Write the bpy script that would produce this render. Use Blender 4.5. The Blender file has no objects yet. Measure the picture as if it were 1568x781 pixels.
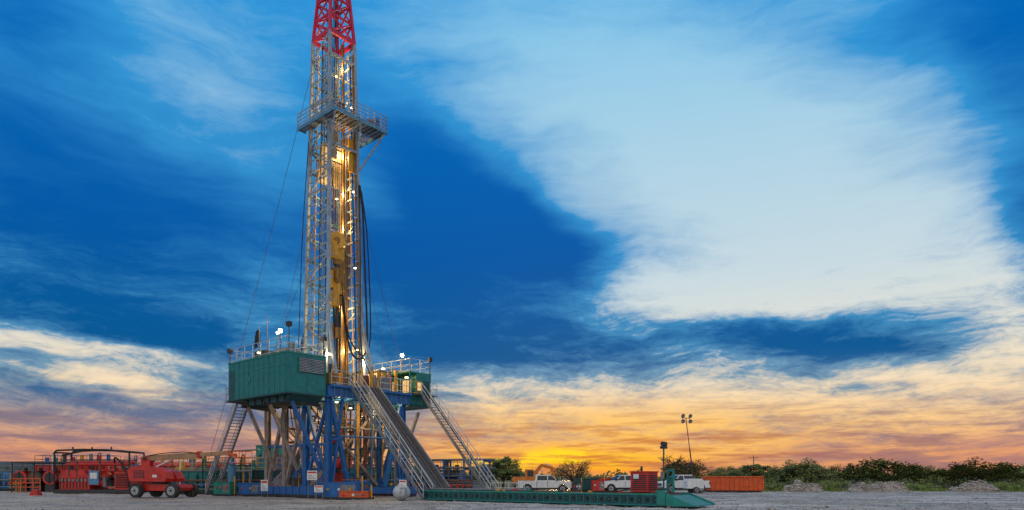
import bpy, math, random
from mathutils import Vector, Matrix, noise
R = random.Random(7)
F = 1045.0; CX = 784.0; HY = 733.0; CAMH = 1.5
def W(px, d, z=0.0): return Vector(((px-CX)/F*d, d, z))
def lin(c):
    o=[]
    for x in c:
        x/=255.0
        o.append(x/12.92 if x<=0.04045 else ((x+0.055)/1.055)**2.4)
    return (o[0],o[1],o[2],1.0)
scene=bpy.context.scene
# ------------------------------------------------------------------ materials
def nd(t,kind,**kw):
    n=t.nodes.new(kind)
    for k,v in kw.items(): setattr(n,k,v)
    return n
def mat(name,col,rough=.5,metal=0.0,var=.25,scale=2.5,grime=(.10,.08,.06),gamt=.35,bump=.15,emit=None,es=0):
    m=bpy.data.materials.new(name); m.use_nodes=True
    t=m.node_tree; L=t.links; p=t.nodes['Principled BSDF']
    tc=nd(t,'ShaderNodeTexCoord')
    n1=nd(t,'ShaderNodeTexNoise'); n1.inputs['Scale'].default_value=scale; n1.inputs['Detail'].default_value=5
    L.new(tc.outputs['Object'],n1.inputs['Vector'])
    mp=nd(t,'ShaderNodeMapping'); mp.inputs['Scale'].default_value=(3,3,.35)
    L.new(tc.outputs['Object'],mp.inputs['Vector'])
    n2=nd(t,'ShaderNodeTexNoise'); n2.inputs['Scale'].default_value=scale*.8; n2.inputs['Detail'].default_value=6; n2.inputs['Roughness'].default_value=.65
    L.new(mp.outputs[0],n2.inputs['Vector'])
    r1=nd(t,'ShaderNodeMapRange'); r1.inputs[1].default_value=.3; r1.inputs[2].default_value=.7
    L.new(n1.outputs[0],r1.inputs[0])
    mx=nd(t,'ShaderNodeMix',data_type='RGBA')
    mx.inputs[6].default_value=(col[0]*(1-var),col[1]*(1-var),col[2]*(1-var),1)
    mx.inputs[7].default_value=(min(1,col[0]*(1+var*.6)),min(1,col[1]*(1+var*.6)),min(1,col[2]*(1+var*.6)),1)
    L.new(r1.outputs[0],mx.inputs[0])
    r2=nd(t,'ShaderNodeMapRange'); r2.inputs[1].default_value=.5; r2.inputs[2].default_value=.78; r2.inputs[4].default_value=gamt*1.6
    L.new(n2.outputs[0],r2.inputs[0])
    mx2=nd(t,'ShaderNodeMix',data_type='RGBA'); mx2.inputs[7].default_value=(*grime,1)
    L.new(r2.outputs[0],mx2.inputs[0]); L.new(mx.outputs[2],mx2.inputs[6])
    L.new(mx2.outputs[2],p.inputs['Base Color'])
    r3=nd(t,'ShaderNodeMapRange'); r3.inputs[3].default_value=max(.05,rough-.12); r3.inputs[4].default_value=min(1,rough+.2)
    L.new(n2.outputs[0],r3.inputs[0]); L.new(r3.outputs[0],p.inputs['Roughness'])
    p.inputs['Metallic'].default_value=metal
    if bump>0:
        b=nd(t,'ShaderNodeBump'); b.inputs['Strength'].default_value=bump; b.inputs['Distance'].default_value=.05
        L.new(n1.outputs[0],b.inputs['Height']); L.new(b.outputs[0],p.inputs['Normal'])
    if emit:
        p.inputs['Emission Color'].default_value=(*emit,1); p.inputs['Emission Strength'].default_value=es
    return m
TEAL=mat('teal_paint',(.004,.19,.18),.45)
TEALD=mat('dark_teal_paint',(.005,.085,.09),.5)
TEALG=mat('green_teal_paint',(.008,.25,.20),.5)
BLUE=mat('blue_paint',(.015,.14,.42),.45,gamt=.5)
BLUEL=mat('light_blue_paint',(.08,.27,.46),.5)
WHITE=mat('white_paint',(.76,.76,.74),.4,var=.1,gamt=.2)
MASTW=mat('mast_steel_paint',(.33,.41,.48),.45,metal=.1,var=.25,gamt=.7,grime=(.17,.10,.04))
STRUT=mat('weathered_strut_paint',(.36,.30,.27),.55,var=.3,gamt=.7,grime=(.12,.07,.05))
GREY=mat('grey_steel',(.22,.23,.24),.5,metal=.3)
LGREY=mat('galvanised_steel',(.42,.45,.47),.4,metal=.4)
RAILW=mat('handrail_white_paint',(.6,.6,.58),.45,var=.2,gamt=.5)
DARK=mat('dark_steel',(.045,.045,.05),.55,metal=.2)
BLACK=mat('black_rubber_and_hole_shade',(.018,.018,.02),.75,var=.2,gamt=.2,grime=(.12,.1,.08))
TYRE=mat('tyre_rubber',(.03,.03,.03),.85,gamt=.6,grime=(.22,.19,.16))
RED=mat('red_paint',(.62,.025,.015),.4,gamt=.5)
CROWN=mat('crown_red_paint',(.62,.01,.06),.4,gamt=.2)
ORANGE=mat('orange_red_paint',(.75,.11,.015),.5)
EXOR=mat('excavator_orange_paint',(.78,.22,.02),.5)
YEL=mat('yellow_paint',(.72,.36,.02),.4,grime=(.16,.07,.03),gamt=.7)
BROWN=mat('oily_ochre_steel',(.36,.17,.03),.45,metal=.3,grime=(.04,.03,.02),gamt=.8)
RUST=mat('rusty_steel',(.20,.085,.045),.8,grime=(.05,.035,.03),gamt=.8)
RAMP=mat('worn_ramp_steel',(.12,.09,.075),.5,metal=.3,grime=(.04,.03,.03),gamt=.8)
TAN=mat('tan_boom_paint',(.42,.24,.12),.5)
BEIGE=mat('beige_panel',(.46,.36,.22),.6,gamt=.6)
GLASS=mat('dark_glass',(.02,.03,.035),.08,var=.1,gamt=.05,bump=0)
CHROME=mat('chrome',(.6,.6,.6),.2,metal=.9,gamt=.1,bump=0)
WOOD=mat('wood',(.2,.13,.08),.8)
BAGM=mat('woven_bag',(.50,.53,.56),.8,var=.2,gamt=.5)
LAMPW=mat('lit_lamp_warm',(.9,.8,.6),.4,emit=(1,.72,.30),es=9,bump=0)
LAMPC=mat('lit_lamp_white',(.9,.9,.85),.4,emit=(1,.84,.5),es=30,bump=0)
WINLIT=mat('lit_window',(.4,.3,.2),.4,emit=(1,.58,.2),es=.8,bump=0)
TAIL=mat('tail_light',(.4,.01,.01),.3,gamt=0)
# ------------------------------------------------------------------ mesh builder
class B:
    def __init__(s): s.v=[];s.f=[];s.mi=[];s.sm=[];s.mats=[]
    def m(s,mt):
        if mt not in s.mats: s.mats.append(mt)
        return s.mats.index(mt)
    def add(s,vs,fs,mt,smooth=False):
        o=len(s.v); k=s.m(mt); s.v.extend([tuple(x) for x in vs])
        for f in fs: s.f.append([o+i for i in f]); s.mi.append(k); s.sm.append(smooth)
    def box(s,x0,x1,y0,y1,z0,z1,mt):
        vs=[(x0,y0,z0),(x1,y0,z0),(x1,y1,z0),(x0,y1,z0),(x0,y0,z1),(x1,y0,z1),(x1,y1,z1),(x0,y1,z1)]
        s.add(vs,[(0,3,2,1),(4,5,6,7),(0,1,5,4),(1,2,6,5),(2,3,7,6),(3,0,4,7)],mt)
    def beam(s,a,b,w,h,mt):
        a=Vector(a);b=Vector(b);d=(b-a)
        if d.length<1e-5:return
        d.normalize(); up=Vector((0,0,1)) if abs(d.z)<.95 else Vector((1,0,0))
        x=d.cross(up).normalized()*w/2; y=x.normalized().cross(d).normalized()*h/2
        vs=[a-x-y,a+x-y,a+x+y,a-x+y,b-x-y,b+x-y,b+x+y,b-x+y]
        s.add(vs,[(0,3,2,1),(4,5,6,7),(0,1,5,4),(1,2,6,5),(2,3,7,6),(3,0,4,7)],mt)
    def cyl(s,a,b,r,mt,n=8,r2=None,caps=True):
        a=Vector(a);b=Vector(b);d=(b-a)
        if d.length<1e-5:return
        if r2 is None:r2=r
        d.normalize(); up=Vector((0,0,1)) if abs(d.z)<.95 else Vector((1,0,0))
        x=d.cross(up).normalized(); y=x.cross(d).normalized(); vs=[]
        for q,rr in((a,r),(b,r2)):
            for i in range(n):
                t=2*math.pi*i/n; vs.append(q+x*math.cos(t)*rr+y*math.sin(t)*rr)
        s.add(vs,[(i,(i+1)%n,n+(i+1)%n,n+i) for i in range(n)],mt,True)
        if caps: s.add(vs,[tuple(range(n))[::-1],tuple(range(n,2*n))],mt)
    def tube(s,pts,r,mt,n=5):
        for i in range(len(pts)-1): s.cyl(pts[i],pts[i+1],r,mt,n)
    def prism(s,prof,y0,y1,mt,ins=0):
        n=len(prof)
        vs=[(x,y0,z) for x,z in prof]+[(x,y1,z) for x,z in prof]
        s.add(vs,[tuple(range(n)),tuple(range(n,2*n))[::-1]]+[(i,n+i,n+(i+1)%n,(i+1)%n) for i in range(n)],mt)
    def sphere(s,c,r,mt,n=10,sq=(1,1,1)):
        vs=[];fs=[];k=n//2
        for j in range(k+1):
            ph=math.pi*j/k
            for i in range(n):
                t=2*math.pi*i/n
                vs.append((c[0]+r*sq[0]*math.sin(ph)*math.cos(t),c[1]+r*sq[1]*math.sin(ph)*math.sin(t),c[2]+r*sq[2]*math.cos(ph)))
        for j in range(k):
            for i in range(n):
                fs.append((j*n+i,(j+1)*n+i,(j+1)*n+(i+1)%n,j*n+(i+1)%n))
        s.add(vs,fs,mt,True)
    def rail(s,pts,mt,h=1.1,step=1.25,r=.028,lv=(1.0,.55,.12)):
        for i in range(len(pts)-1):
            a=Vector(pts[i]);b=Vector(pts[i+1]);k=max(1,round((b-a).length/step))
            for j in range(k+1):
                q=a.lerp(b,j/k); s.cyl(q,q+Vector((0,0,h)),r,mt,5)
            for l in lv: s.cyl(a+Vector((0,0,h*l)),b+Vector((0,0,h*l)),r,mt,5)
    def stair(s,a,b,v0,v1,mt,rm,n=30,railh=1.0):
        for v in(v0,v1):
            s.beam((a[0],v,a[1]),(b[0],v,b[1]),.07,.26,mt)
            s.cyl((a[0],v,a[1]+railh),(b[0],v,b[1]+railh),.035,rm,5)
            s.cyl((a[0],v,a[1]+railh*.55),(b[0],v,b[1]+railh*.55),.028,rm,5)
            for j in range(8):
                t=j/7; x=a[0]+(b[0]-a[0])*t; z=a[1]+(b[1]-a[1])*t
                s.cyl((x,v,z),(x,v,z+railh),.028,rm,5)
        for j in range(n):
            t=(j+.5)/n; x=a[0]+(b[0]-a[0])*t; z=a[1]+(b[1]-a[1])*t
            s.box(x-.12,x+.12,v0,v1,z-.02,z+.02,mt)
    def build(s,name,parent=None,bevel=0):
        me=bpy.data.meshes.new(name); me.from_pydata(s.v,[],s.f)
        for m_ in s.mats: me.materials.append(m_)
        me.polygons.foreach_set('material_index',s.mi); me.polygons.foreach_set('use_smooth',s.sm)
        me.update()
        o=bpy.data.objects.new(name,me); scene.collection.objects.link(o)
        if parent: o.parent=parent
        if bevel:
            md=o.modifiers.new('bevel','BEVEL'); md.width=bevel; md.segments=2; md.limit_method='ANGLE'; md.angle_limit=math.radians(35)
        return o
def empty(name,loc=(0,0,0),rot=0,sc=1):
    e=bpy.data.objects.new(name,None); scene.collection.objects.link(e)
    e.location=loc; e.rotation_euler=(0,0,rot); e.scale=(sc,sc,sc); e.empty_display_size=.5
    return e
def plight(name,parent,loc,power,col=(1,.66,.27),rad=.12):
    l=bpy.data.lights.new(name,'POINT'); l.energy=power; l.color=col; l.shadow_soft_size=rad
    o=bpy.data.objects.new(name,l); scene.collection.objects.link(o); o.parent=parent; o.location=loc
    return o
def spl(pts,n=8):
    P=[Vector(p) for p in pts]; P=[2*P[0]-P[1]]+P+[2*P[-1]-P[-2]]; o=[]
    for i in range(1,len(P)-2):
        for j in range(n):
            t=j/n; a,b_,c_,d=P[i-1],P[i],P[i+1],P[i+2]
            o.append(.5*((2*b_)+(-a+c_)*t+(2*a-5*b_+4*c_-d)*t*t+(-a+3*b_-3*c_+d)*t**3))
    o.append(P[-2]); return o
ANG=-math.atan2(.654,.757)
O=Vector((-16.5,50,0))
# ================================================================== DRILLING RIG
rig=empty('drilling_rig',O,ANG)
ZF=8.8
b=B()
for v in(3.7,11.1):
    b.box(-10,1.0,v-.55,v+.55,0.02,.22,DARK)
    b.box(-10,1.0,v-.5,v+.5,.22,.85,BLUE)
    for u in [-9.5+i*1.0 for i in range(11)]:
        b.box(u-.05,u+.05,v-.56,v+.56,.22,.85,BLUE)
    for u in(-.2,-3.3,-6.4,-9.2):
        mt=BLUE if u>-4 else STRUT
        b.box(u-.21,u+.21,v-.21,v-.16,.95,ZF-1.0,mt); b.box(u-.21,u+.21,v+.16,v+.21,.95,ZF-1.0,mt); b.box(u-.04,u+.04,v-.16,v+.16,.95,ZF-1.0,mt)
        b.box(u-.35,u+.35,v-.35,v+.35,.85,.95,mt); b.box(u-.35,u+.35,v-.35,v+.35,ZF-1.0,ZF-.9,mt)
    b.beam((-.2,v,.9),(-3.3,v,7.6),.26,.26,BLUE); b.beam((-3.3,v-.05,.9),(-.2,v-.05,7.6),.22,.22,BLUE)
    b.beam((-3.3,v,7.6),(-6.4,v,.9),.28,.28,STRUT); b.beam((-6.4,v,7.6),(-9.2,v,.9),.28,.28,STRUT)
    b.beam((-3.3,v+.1,.9),(-5.2,v+.1,7.6),.3,.3,STRUT)
    b.beam((-9.2,v,4.2),(-.2,v,4.2),.2,.2,BLUE)
for u in(-.2,-3.3,-9.2):
    mt=BLUE if u>-1 else GREY
    b.beam((u,4,.5),(u,10.8,.5),.4,.5,mt)
    if u>-1:
        b.beam((u,3.9,7.6),(u,5.6,.8),.3,.3,BLUE); b.beam((u,10.9,7.6),(u,9.2,.8),.3,.3,BLUE)
        b.beam((u,3.7,4.6),(u,5.0,4.6),.22,.22,BLUE)
        b.beam((u,5.0,7.8),(u,4.0,.9),.2,.2,BLUE); b.beam((u,9.8,7.8),(u,10.9,.9),.2,.2,BLUE)
    else:
        b.beam((u,4,.9),(u,10.8,7.6),.26,.26,STRUT); b.beam((u,10.8,.9),(u,4,7.6),.26,.26,STRUT)
for u in(-1.0,-4.2,-7.6):
    b.beam((u,3.5,2.2),(u,1.0,7.4),.24,.24,BLUE if u>-2 else STRUT)
    b.beam((u,3.5,7.2),(u,.5,7.4),.2,.25,DARK)
for u in(-1.0,-4.2,-7.2):
    b.beam((u,11.4,2.2),(u,13.6,7.4),.24,.24,STRUT)
for v in(5.0,9.6):
    b.cyl((-8.6,v,1),(-5.4,v,4.8),.22,GREY,10); b.cyl((-5.4,v,4.8),(-3.6,v,7.0),.12,CHROME,10)
rr=random.Random(3)
for k in range(20):
    u=rr.uniform(-8.5,-1); v=rr.uniform(4.4,10.6); m_=rr.choice([GREY,BROWN,BLUE,RUST,YEL,LGREY])
    b.cyl((u,v,rr.uniform(.3,2.5)),(u+rr.uniform(-.4,.4),v,7.8),rr.uniform(.05,.13),m_,8)
for k in range(12):
    z=rr.uniform(1.2,6.8); u=rr.uniform(-8,-2); m_=rr.choice([GREY,BROWN,BLUE,RUST,STRUT])
    b.cyl((u,4,z),(u+rr.uniform(-2,2),10.8,z),rr.uniform(.06,.12),m_,8)
for k in range(6):
    u=-8+k*1.3; b.tube(spl([(u,4.3,7.8),(u+.2,4.6,5.5),(u+.5,5.5,4.8+.4*(k%2)),(u+.4,6.2,7.8)],5),.05,BLACK,5)
b.build('substructure',rig,.015)
# --- floor
b=B()
b.box(-9.6,.2,3.5,11.6,ZF-.12,ZF,DARK)
for u in [-9.6,-7.6,-5.6,-2.6,-1.2,.05]:
    b.box(u,u+.15,3.5,11.6,ZF-.95,ZF-.12,BLUE)
for v in(3.42,6.0,8.6,11.5):
    b.box(-9.6,.22,v,v+.16,ZF-.9,ZF-.125,BLUE)
for v in [3.9+i*.55 for i in range(14)]:
    b.box(.21,.28,v,v+.07,ZF-.9,ZF-.15,BLUEL)
b.box(.2,.5,3.5,11.6,ZF-.2,ZF-.02,BLUE)
b.rail([(.35,3.6,ZF),(.35,5.3,ZF)],RAILW); b.rail([(.35,8.3,ZF),(.35,11.5,ZF)],RAILW)
b.rail([(-9.5,3.6,ZF),(-9.5,11.5,ZF)],RAILW)
for v in(6.5,8.1): b.beam((.3,v,ZF),(.3,v,ZF+1.6),.12,.12,YEL)
b.build('drill_floor',rig,.01)
b=B()
b.box(-9.3,-7.0,4.6,10.6,ZF+.02,ZF+.5,BLUE)
b.cyl((-8.2,5.4,ZF+1.3),(-8.2,9.4,ZF+1.3),.8,GREY,16); b.cyl((-8.2,5.2,ZF+1.3),(-8.2,5.4,ZF+1.3),1.05,BLUE,16); b.cyl((-8.2,9.4,ZF+1.3),(-8.2,9.7,ZF+1.3),1.05,BLUE,16)
b.box(-9.0,-7.5,9.9,10.8,ZF+.5,ZF+2.2,BEIGE)
b.box(-3.0,-1.6,9.6,11.0,ZF,ZF+1.9,BEIGE); b.box(-3.1,-1.5,9.5,11.1,ZF+1.9,ZF+2.0,GREY)
b.box(-2.7,-1.9,9.57,9.595,ZF+.3,ZF+1.6,DARK); b.box(-1.595,-1.57,9.8,10.7,ZF+.7,ZF+1.6,GLASS)
b.box(-1.3,-.5,9.2,10.0,ZF,ZF+1.2,GREY); b.cyl((-.9,9.6,ZF+1.2),(-.9,9.6,ZF+1.7),.2,YEL,10)
b.box(-5.8,-5.0,9.6,10.8,ZF,ZF+2.2,GREY)
b.box(-2.2,-1.0,4.3,5.2,ZF,ZF+1.1,BROWN); b.cyl((-1.6,4.8,ZF+1.1),(-1.6,4.8,ZF+1.9),.15,DARK,8)
b.cyl((-4.3,7,ZF),(-4.3,7,ZF+.35),.75,BROWN,16)
b.cyl((-2.0,8.6,ZF),(-2.0,8.6,ZF+1.4),.28,RUST,10)
for k in range(14):
    u=rr.uniform(-3.5,-.4); v=rr.uniform(8.4,11.2); b.cyl((u,v,ZF),(u,v,ZF+rr.uniform(.8,2.2)),rr.uniform(.05,.14),rr.choice([YEL,GREY,BROWN,RED,DARK]),8)
b.build('floor_machinery',rig,.02)
b=B()
for i in range(5):
    for j in range(4):
        u=-5.3+i*.17; v=8.15+j*.17
        b.cyl((u,v,ZF),(u+.3,v+.15,31.0),.06,GREY if (i+j)%3 else BROWN,6)
b.build('racked_drill_pipe',rig)
# --- driller-side cabin
b=B()
b.box(-8.8,0,0,3.35,7.9,10.8,TEAL)
b.box(-8.84,.04,-.04,3.39,10.8,10.9,TEALG); b.box(-8.84,.04,-.04,3.39,7.8,7.92,TEALD)
for k in range(12):
    u=-8.6+k*.76; b.box(u,u+.05,-.03,.02,7.95,10.78,TEAL)
b.box(-8.8,0,-.025,.01,9.95,10.02,TEALG)
for v in(.04,1.65,3.25): b.box(-.02,.03,v,v+.07,7.95,10.78,TEAL)
b.prism([(-7.4,7.8),(-.3,7.8),(-.9,7.35),(-6.6,7.35)],.6,3.3,TEALD)
for k in range(6): b.box(-6.8+k*1.1,-6.7+k*1.1,.5,3.3,7.3,7.79,DARK)
b.box(.02,.06,.95,3.15,9.45,10.55,DARK)
for k in range(9):
    z=9.5+k*.118; b.box(.05,.12,1.0,3.1,z,z+.055,LGREY)
for v in(.93,2.02,3.12): b.box(.05,.13,v,v+.05,9.43,10.57,TEALG)
b.box(-5.6,-5.2,-.05,-.03,9.1,9.5,TEALG)
b.box(-8.6,-7.8,-.045,-.03,8.0,10.2,TEALD)
b.rail([(-8.75,.05,10.9),(-.05,.05,10.9),(-.05,3.3,10.9),(-8.75,3.3,10.9),(-8.75,.05,10.9)],RAILW)
b.box(-6.5,-4.9,1.0,2.4,10.9,11.7,DARK); b.box(-3.6,-2.2,1.2,2.6,10.9,11.6,GREY)
b.cyl((-1.6,1.4,10.9),(-1.6,1.4,11.9),.25,GREY,10)
b.build('drillers_cabin',rig,.012)
b=B()
b.box(-9.9,-8.85,.3,3.3,7.82,7.9,DARK); b.rail([(-8.9,.3,7.9),(-9.85,.3,7.9),(-9.85,1.1,7.9)],RAILW)
b.stair((-9.6,7.9),(-15.4,.1),1.2,2.2,GREY,RAILW)
b.build('rear_stair',rig)
# --- doghouse
b=B()
b.box(-7.6,0,11.75,14.2,7.75,7.95,TEALD)
b.box(-7.6,0,12.5,14.2,7.95,10.7,TEAL)
b.box(-7.6,0,11.7,14.25,10.7,10.8,TEALG)
for u in(-7.5,-5,-2.5,-.06): b.box(u-.05,u+.05,11.75,11.85,7.95,10.7,TEAL)
for k in range(4):
    u=-7.2+k*1.8; b.box(u,u+1.1,12.46,12.49,9.1,10.2,WINLIT); b.box(u-.05,u+1.15,12.44,12.455,8.98,9.06,WHITE); b.box(u+.53,u+.57,12.445,12.457,9.1,10.2,DARK)
b.box(-.02,.05,11.75,12.45,7.95,8.6,TEAL)
b.box(.0,.04,13.3,14.0,8.0,10.1,TEALD); b.box(.0,.05,12.6,13.1,9.2,9.9,WINLIT)
for k in range(9): b.box(-7.4+k*.85,-7.33+k*.85,14.2,14.24,7.95,10.7,TEAL)
b.rail([(-7.55,11.8,10.8),(-.05,11.8,10.8),(-.05,14.15,10.8),(-7.55,14.15,10.8),(-7.55,11.8,10.8)],RAILW)
b.box(.05,1.0,11.7,14.1,8.66,8.74,DARK)
b.rail([(.1,11.75,8.74),(.95,11.75,8.74),(.95,12.2,8.74)],YEL); b.rail([(.1,14.05,8.74),(.95,14.05,8.74),(.95,13.3,8.74)],RAILW)
b.box(-4.5,-3.5,12.8,13.6,10.8,11.4,GREY)
b.build('doghouse',rig,.012)
b=B()
b.stair((.4,ZF),(8.9,.05),5.35,6.25,GREY,RAILW,34)
b.stair((1.0,8.72),(9.0,.05),12.25,13.2,GREY,RAILW,34)
b.build('access_stairs',rig)
b=B()
b.beam((.4,7.3,ZF+.05),(8.7,7.3,.72),1.3,.10,RAMP)
for v in(6.6,8.0):
    b.beam((.4,v,ZF+.08),(8.7,v,.75),.14,.42,GREY)
for v in(6.95,7.3,7.65): b.beam((.42,v,ZF+.13),(8.7,v,.80),.06,.06,DARK)
for k in range(9):
    t=(k+.5)/9; u=.4+8.3*t; z=ZF-(ZF-.7)*t-.2; b.beam((u,6.6,z),(u,8.0,z),.12,.16,GREY)
b.beam((4.2,6.7,.05),(4.2,6.7,4.8),.16,.16,GREY); b.beam((4.2,7.9,.05),(4.2,7.9,4.8),.16,.16,GREY)
b.build('v_door_ramp',rig,.008)
# --- mast
MC=(-4.3,7.0); ZT=38.6
def hw(z): return 1.78-(1.78-1.22)*(z-ZF)/(ZT-ZF)
def cn(su,sv,z,h=None):
    h=h or hw(z); return (MC[0]+su*h,MC[1]+sv*h,z)
b=B()
NB=16; zs=[ZF+(ZT-ZF)*i/NB for i in range(NB+1)]
for su in(-1,1):
    for sv in(-1,1):
        for i in range(NB):
            b.beam(cn(su,sv,zs[i]),cn(su,sv,zs[i+1]),.24,.24,MASTW)
for i in range(NB):
    z0,z1=zs[i],zs[i+1]; zm=(z0+z1)/2
    for sv in(-1,1):
        b.beam(cn(-1,sv,z1),cn(1,sv,z1),.12,.14,MASTW)
        b.beam(cn(-1,sv,zm),cn(1,sv,zm),.07,.08,MASTW)
        if i%2: b.beam(cn(-1,sv,z0),cn(1,sv,z1),.11,.11,MASTW)
        else: b.beam(cn(1,sv,z0),cn(-1,sv,z1),.11,.11,MASTW)
    b.beam(cn(-1,-1,z1),cn(-1,1,z1),.13,.15,BLUEL)
    if i%2: b.beam(cn(-1,-1,z0),cn(-1,1,z1),.11,.11,BLUEL)
    else: b.beam(cn(-1,1,z0),cn(-1,-1,z1),.11,.11,BLUEL)
    if i>2:
        p=Vector(cn(1,-1,z1)); b.beam(p,p+Vector((0,.45,-.0)),.09,.09,MASTW); p=Vector(cn(1,1,z1)); b.beam(p,p+Vector((0,-.45,0)),.09,.09,MASTW)
for i in (11,15): b.beam(cn(1,-1,zs[i]),cn(1,1,zs[i]),.2,.2,MASTW)
for sv in(-1,1):
    b.beam(cn(1,sv,ZF+6),(MC[0]+3.3,MC[1]+sv*1.9,ZF),.22,.22,MASTW)
    b.beam(cn(1,sv,ZF+3),(MC[0]+2.4,MC[1]+sv*1.85,ZF+2.7),.12,.12,MASTW)
    b.beam(cn(-1,sv,ZF+5),(MC[0]-4.0,MC[1]+sv*1.9,ZF),.24,.24,BLUE)
for k,(su,sv,r,mt) in enumerate([(.5,-1.0,.06,GREY),(.2,-1.02,.05,DARK),(.9,.86,.08,BROWN),(.6,.9,.05,DARK),(-.9,-.6,.06,YEL),(-.9,-.2,.04,DARK),(-.92,.4,.07,GREY),(-.9,.1,.05,BLACK),(-.9,.65,.06,BROWN),(.2,1.02,.06,YEL)]):
    b.cyl(cn(su,sv,ZF),cn(su,sv,ZT-1),r,mt,6)
for k in range(90):
    z=ZF+.3+k*.32; x=cn(-.55,-1.07,z); b.cyl((x[0]-.22,x[1],z),(x[0]+.22,x[1],z),.015,GREY,4)
b.cyl(cn(-.7,-1.07,ZF),cn(-.7,-1.07,ZT),.025,GREY,5); b.cyl(cn(-.42,-1.07,ZF),cn(-.42,-1.07,ZT),.025,GREY,5)
b.build('mast',rig)
# red crown
b=B()
zc=[ZT,ZT+1.6,ZT+3.2,ZT+4.8,ZT+6.2]
def hc(z): return 1.22-(z-ZT)/6.2*.5
for i in range(4):
    z0,z1=zc[i],zc[i+1]
    for su in(-1,1):
        for sv in(-1,1): b.beam(cn(su,sv,z0,hc(z0)),cn(su,sv,z1,hc(z1)),.22,.22,CROWN)
    for (p,q) in(((-1,-1),(1,-1)),((1,-1),(1,1)),((1,1),(-1,1)),((-1,1),(-1,-1))):
        b.beam(cn(*p,z1,hc(z1)),cn(*q,z1,hc(z1)),.15,.15,CROWN)
        b.beam(cn(*p,z0,hc(z0)),cn(*q,z1,hc(z1)),.11,.11,CROWN); b.beam(cn(*q,z0,hc(z0)),cn(*p,z1,hc(z1)),.11,.11,CROWN)
for (p,q) in(((-1,-1),(1,-1)),((1,-1),(1,1)),((1,1),(-1,1)),((-1,1),(-1,-1))): b.beam(cn(*p,ZT,1.24),cn(*q,ZT,1.24),.22,.3,CROWN)
b.box(MC[0]-1.3,MC[0]+1.3,MC[1]-1.3,MC[1]+1.3,ZT+6.2,ZT+6.4,CROWN)
b.cyl((MC[0],MC[1]-.9,ZT+5.6),(MC[0],MC[1]+.9,ZT+5.6),.7,CROWN,14)
b.rail([(MC[0]-1.3,MC[1]-1.3,ZT+6.4),(MC[0]+1.3,MC[1]-1.3,ZT+6.4),(MC[0]+1.3,MC[1]+1.3,ZT+6.4),(MC[0]-1.3,MC[1]+1.3,ZT+6.4),(MC[0]-1.3,MC[1]-1.3,ZT+6.4)],CROWN)
b.build('crown',rig)
# monkey board
b=B(); ZM=31.0
for k in range(9): b.beam((-2.5+k*.2,4.9,ZM),(-2.5+k*.2,9.9,ZM),.09,.06,GREY)
for k in range(13): b.beam((-2.6,4.9+k*.415,ZM-.07),(-.85,4.9+k*.415,ZM-.07),.05,.06,DARK)
for k in range(5): b.beam((-6.2,4.75+k*.15,ZM),(-2.5,4.75+k*.15,ZM),.09,.05,GREY)
for k in range(5): b.beam((-5.2,8.95+k*.2,ZM),(-2.5,8.95+k*.2,ZM),.09,.05,GREY)
for u in (-6.1,-4.9,-3.7): b.beam((u,4.7,ZM-.08),(u,5.5,ZM-.08),.08,.1,GREY)
b.beam((-6.2,4.7,ZM-.05),(-.85,4.7,ZM-.05),.1,.25,BLUEL); b.beam((-.85,4.7,ZM-.05),(-.85,9.95,ZM-.05),.1,.25,BLUEL); b.beam((-.85,9.95,ZM-.05),(-5.2,9.95,ZM-.05),.1,.25,BLUEL)
b.rail([(-6.2,4.7,ZM),(-.85,4.7,ZM),(-.85,9.95,ZM),(-5.2,9.95,ZM)],MASTW,1.25,.7,.035,(1.0,.75,.5,.25,.1))
b.rail([(-2.6,5.6,ZM),(-2.6,9.0,ZM)],MASTW,1.25,.9,.03)
b.beam((-.9,4.8,ZM-.1),cn(1,-1,27.6),.12,.12,MASTW); b.beam((-.9,9.8,ZM-.1),cn(1,1,27.6),.12,.12,MASTW)
b.beam((-.9,7.3,ZM-.1),cn(1,1,28.4),.1,.1,MASTW); b.beam((-.9,7.3,ZM-.1),cn(1,-1,28.4),.1,.1,MASTW)
for k in range(7): b.beam((-3.9,5.9+k*.3,ZM+.1),(-2.5,5.9+k*.3,ZM+.1),.06,.06,YEL)
b.cyl((-1.3,8.3,ZM+.35),(-1.3,8.75,ZM+.35),.32,RUST,12); b.box(-1.6,-1.1,5.4,5.9,ZM+.05,ZM+.8,RUST); b.box(-1.5,-1.05,8.9,9.3,ZM+.05,ZM+.9,BLUE); b.box(-2.3,-1.8,6.8,7.6,ZM+.05,ZM+.7,DARK)
b.build('monkey_board',rig)
b=B()
b.prism([(-5.5,26.8),(-5.2,26.8),(-4.4,29.9),(-4.7,29.9)],6.0,8.2,BEIGE)
b.box(-3.3,-3.1,6.0,6.5,28.2,30.4,BEIGE); b.box(-3.3,-3.1,7.7,8.2,27.6,30.4,YEL)
for k in range(4): b.beam((-5.15+.24*k,6.0,27.2+.8*k),(-5.15+.24*k,8.2,27.2+.8*k),.06,.08,GREY)
b.build('lit_wind_panel',rig)
b=B(); bu,bv=-3.6,6.85
for k in range(10):
    b.cyl((bu-.3+(k%2)*.3,bv-.45+k*.1,22.4),(MC[0]-.2+(k%2)*.4,MC[1]-.6+k*.13,ZT+5.5),.028,BLACK,5)
b.cyl((MC[0]+.5,MC[1]-.9,ZF+.3),(MC[0]+.1,MC[1]-.5,ZT+5),.035,BLACK,5)
b.cyl((MC[0]-1,MC[1]+.2,ZF+.3),(MC[0]-.1,MC[1]+.3,ZT+5),.035,BLACK,5)
b.build('drilling_line',rig)
b=B()
ax=Vector((.78,-.62,0))
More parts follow.
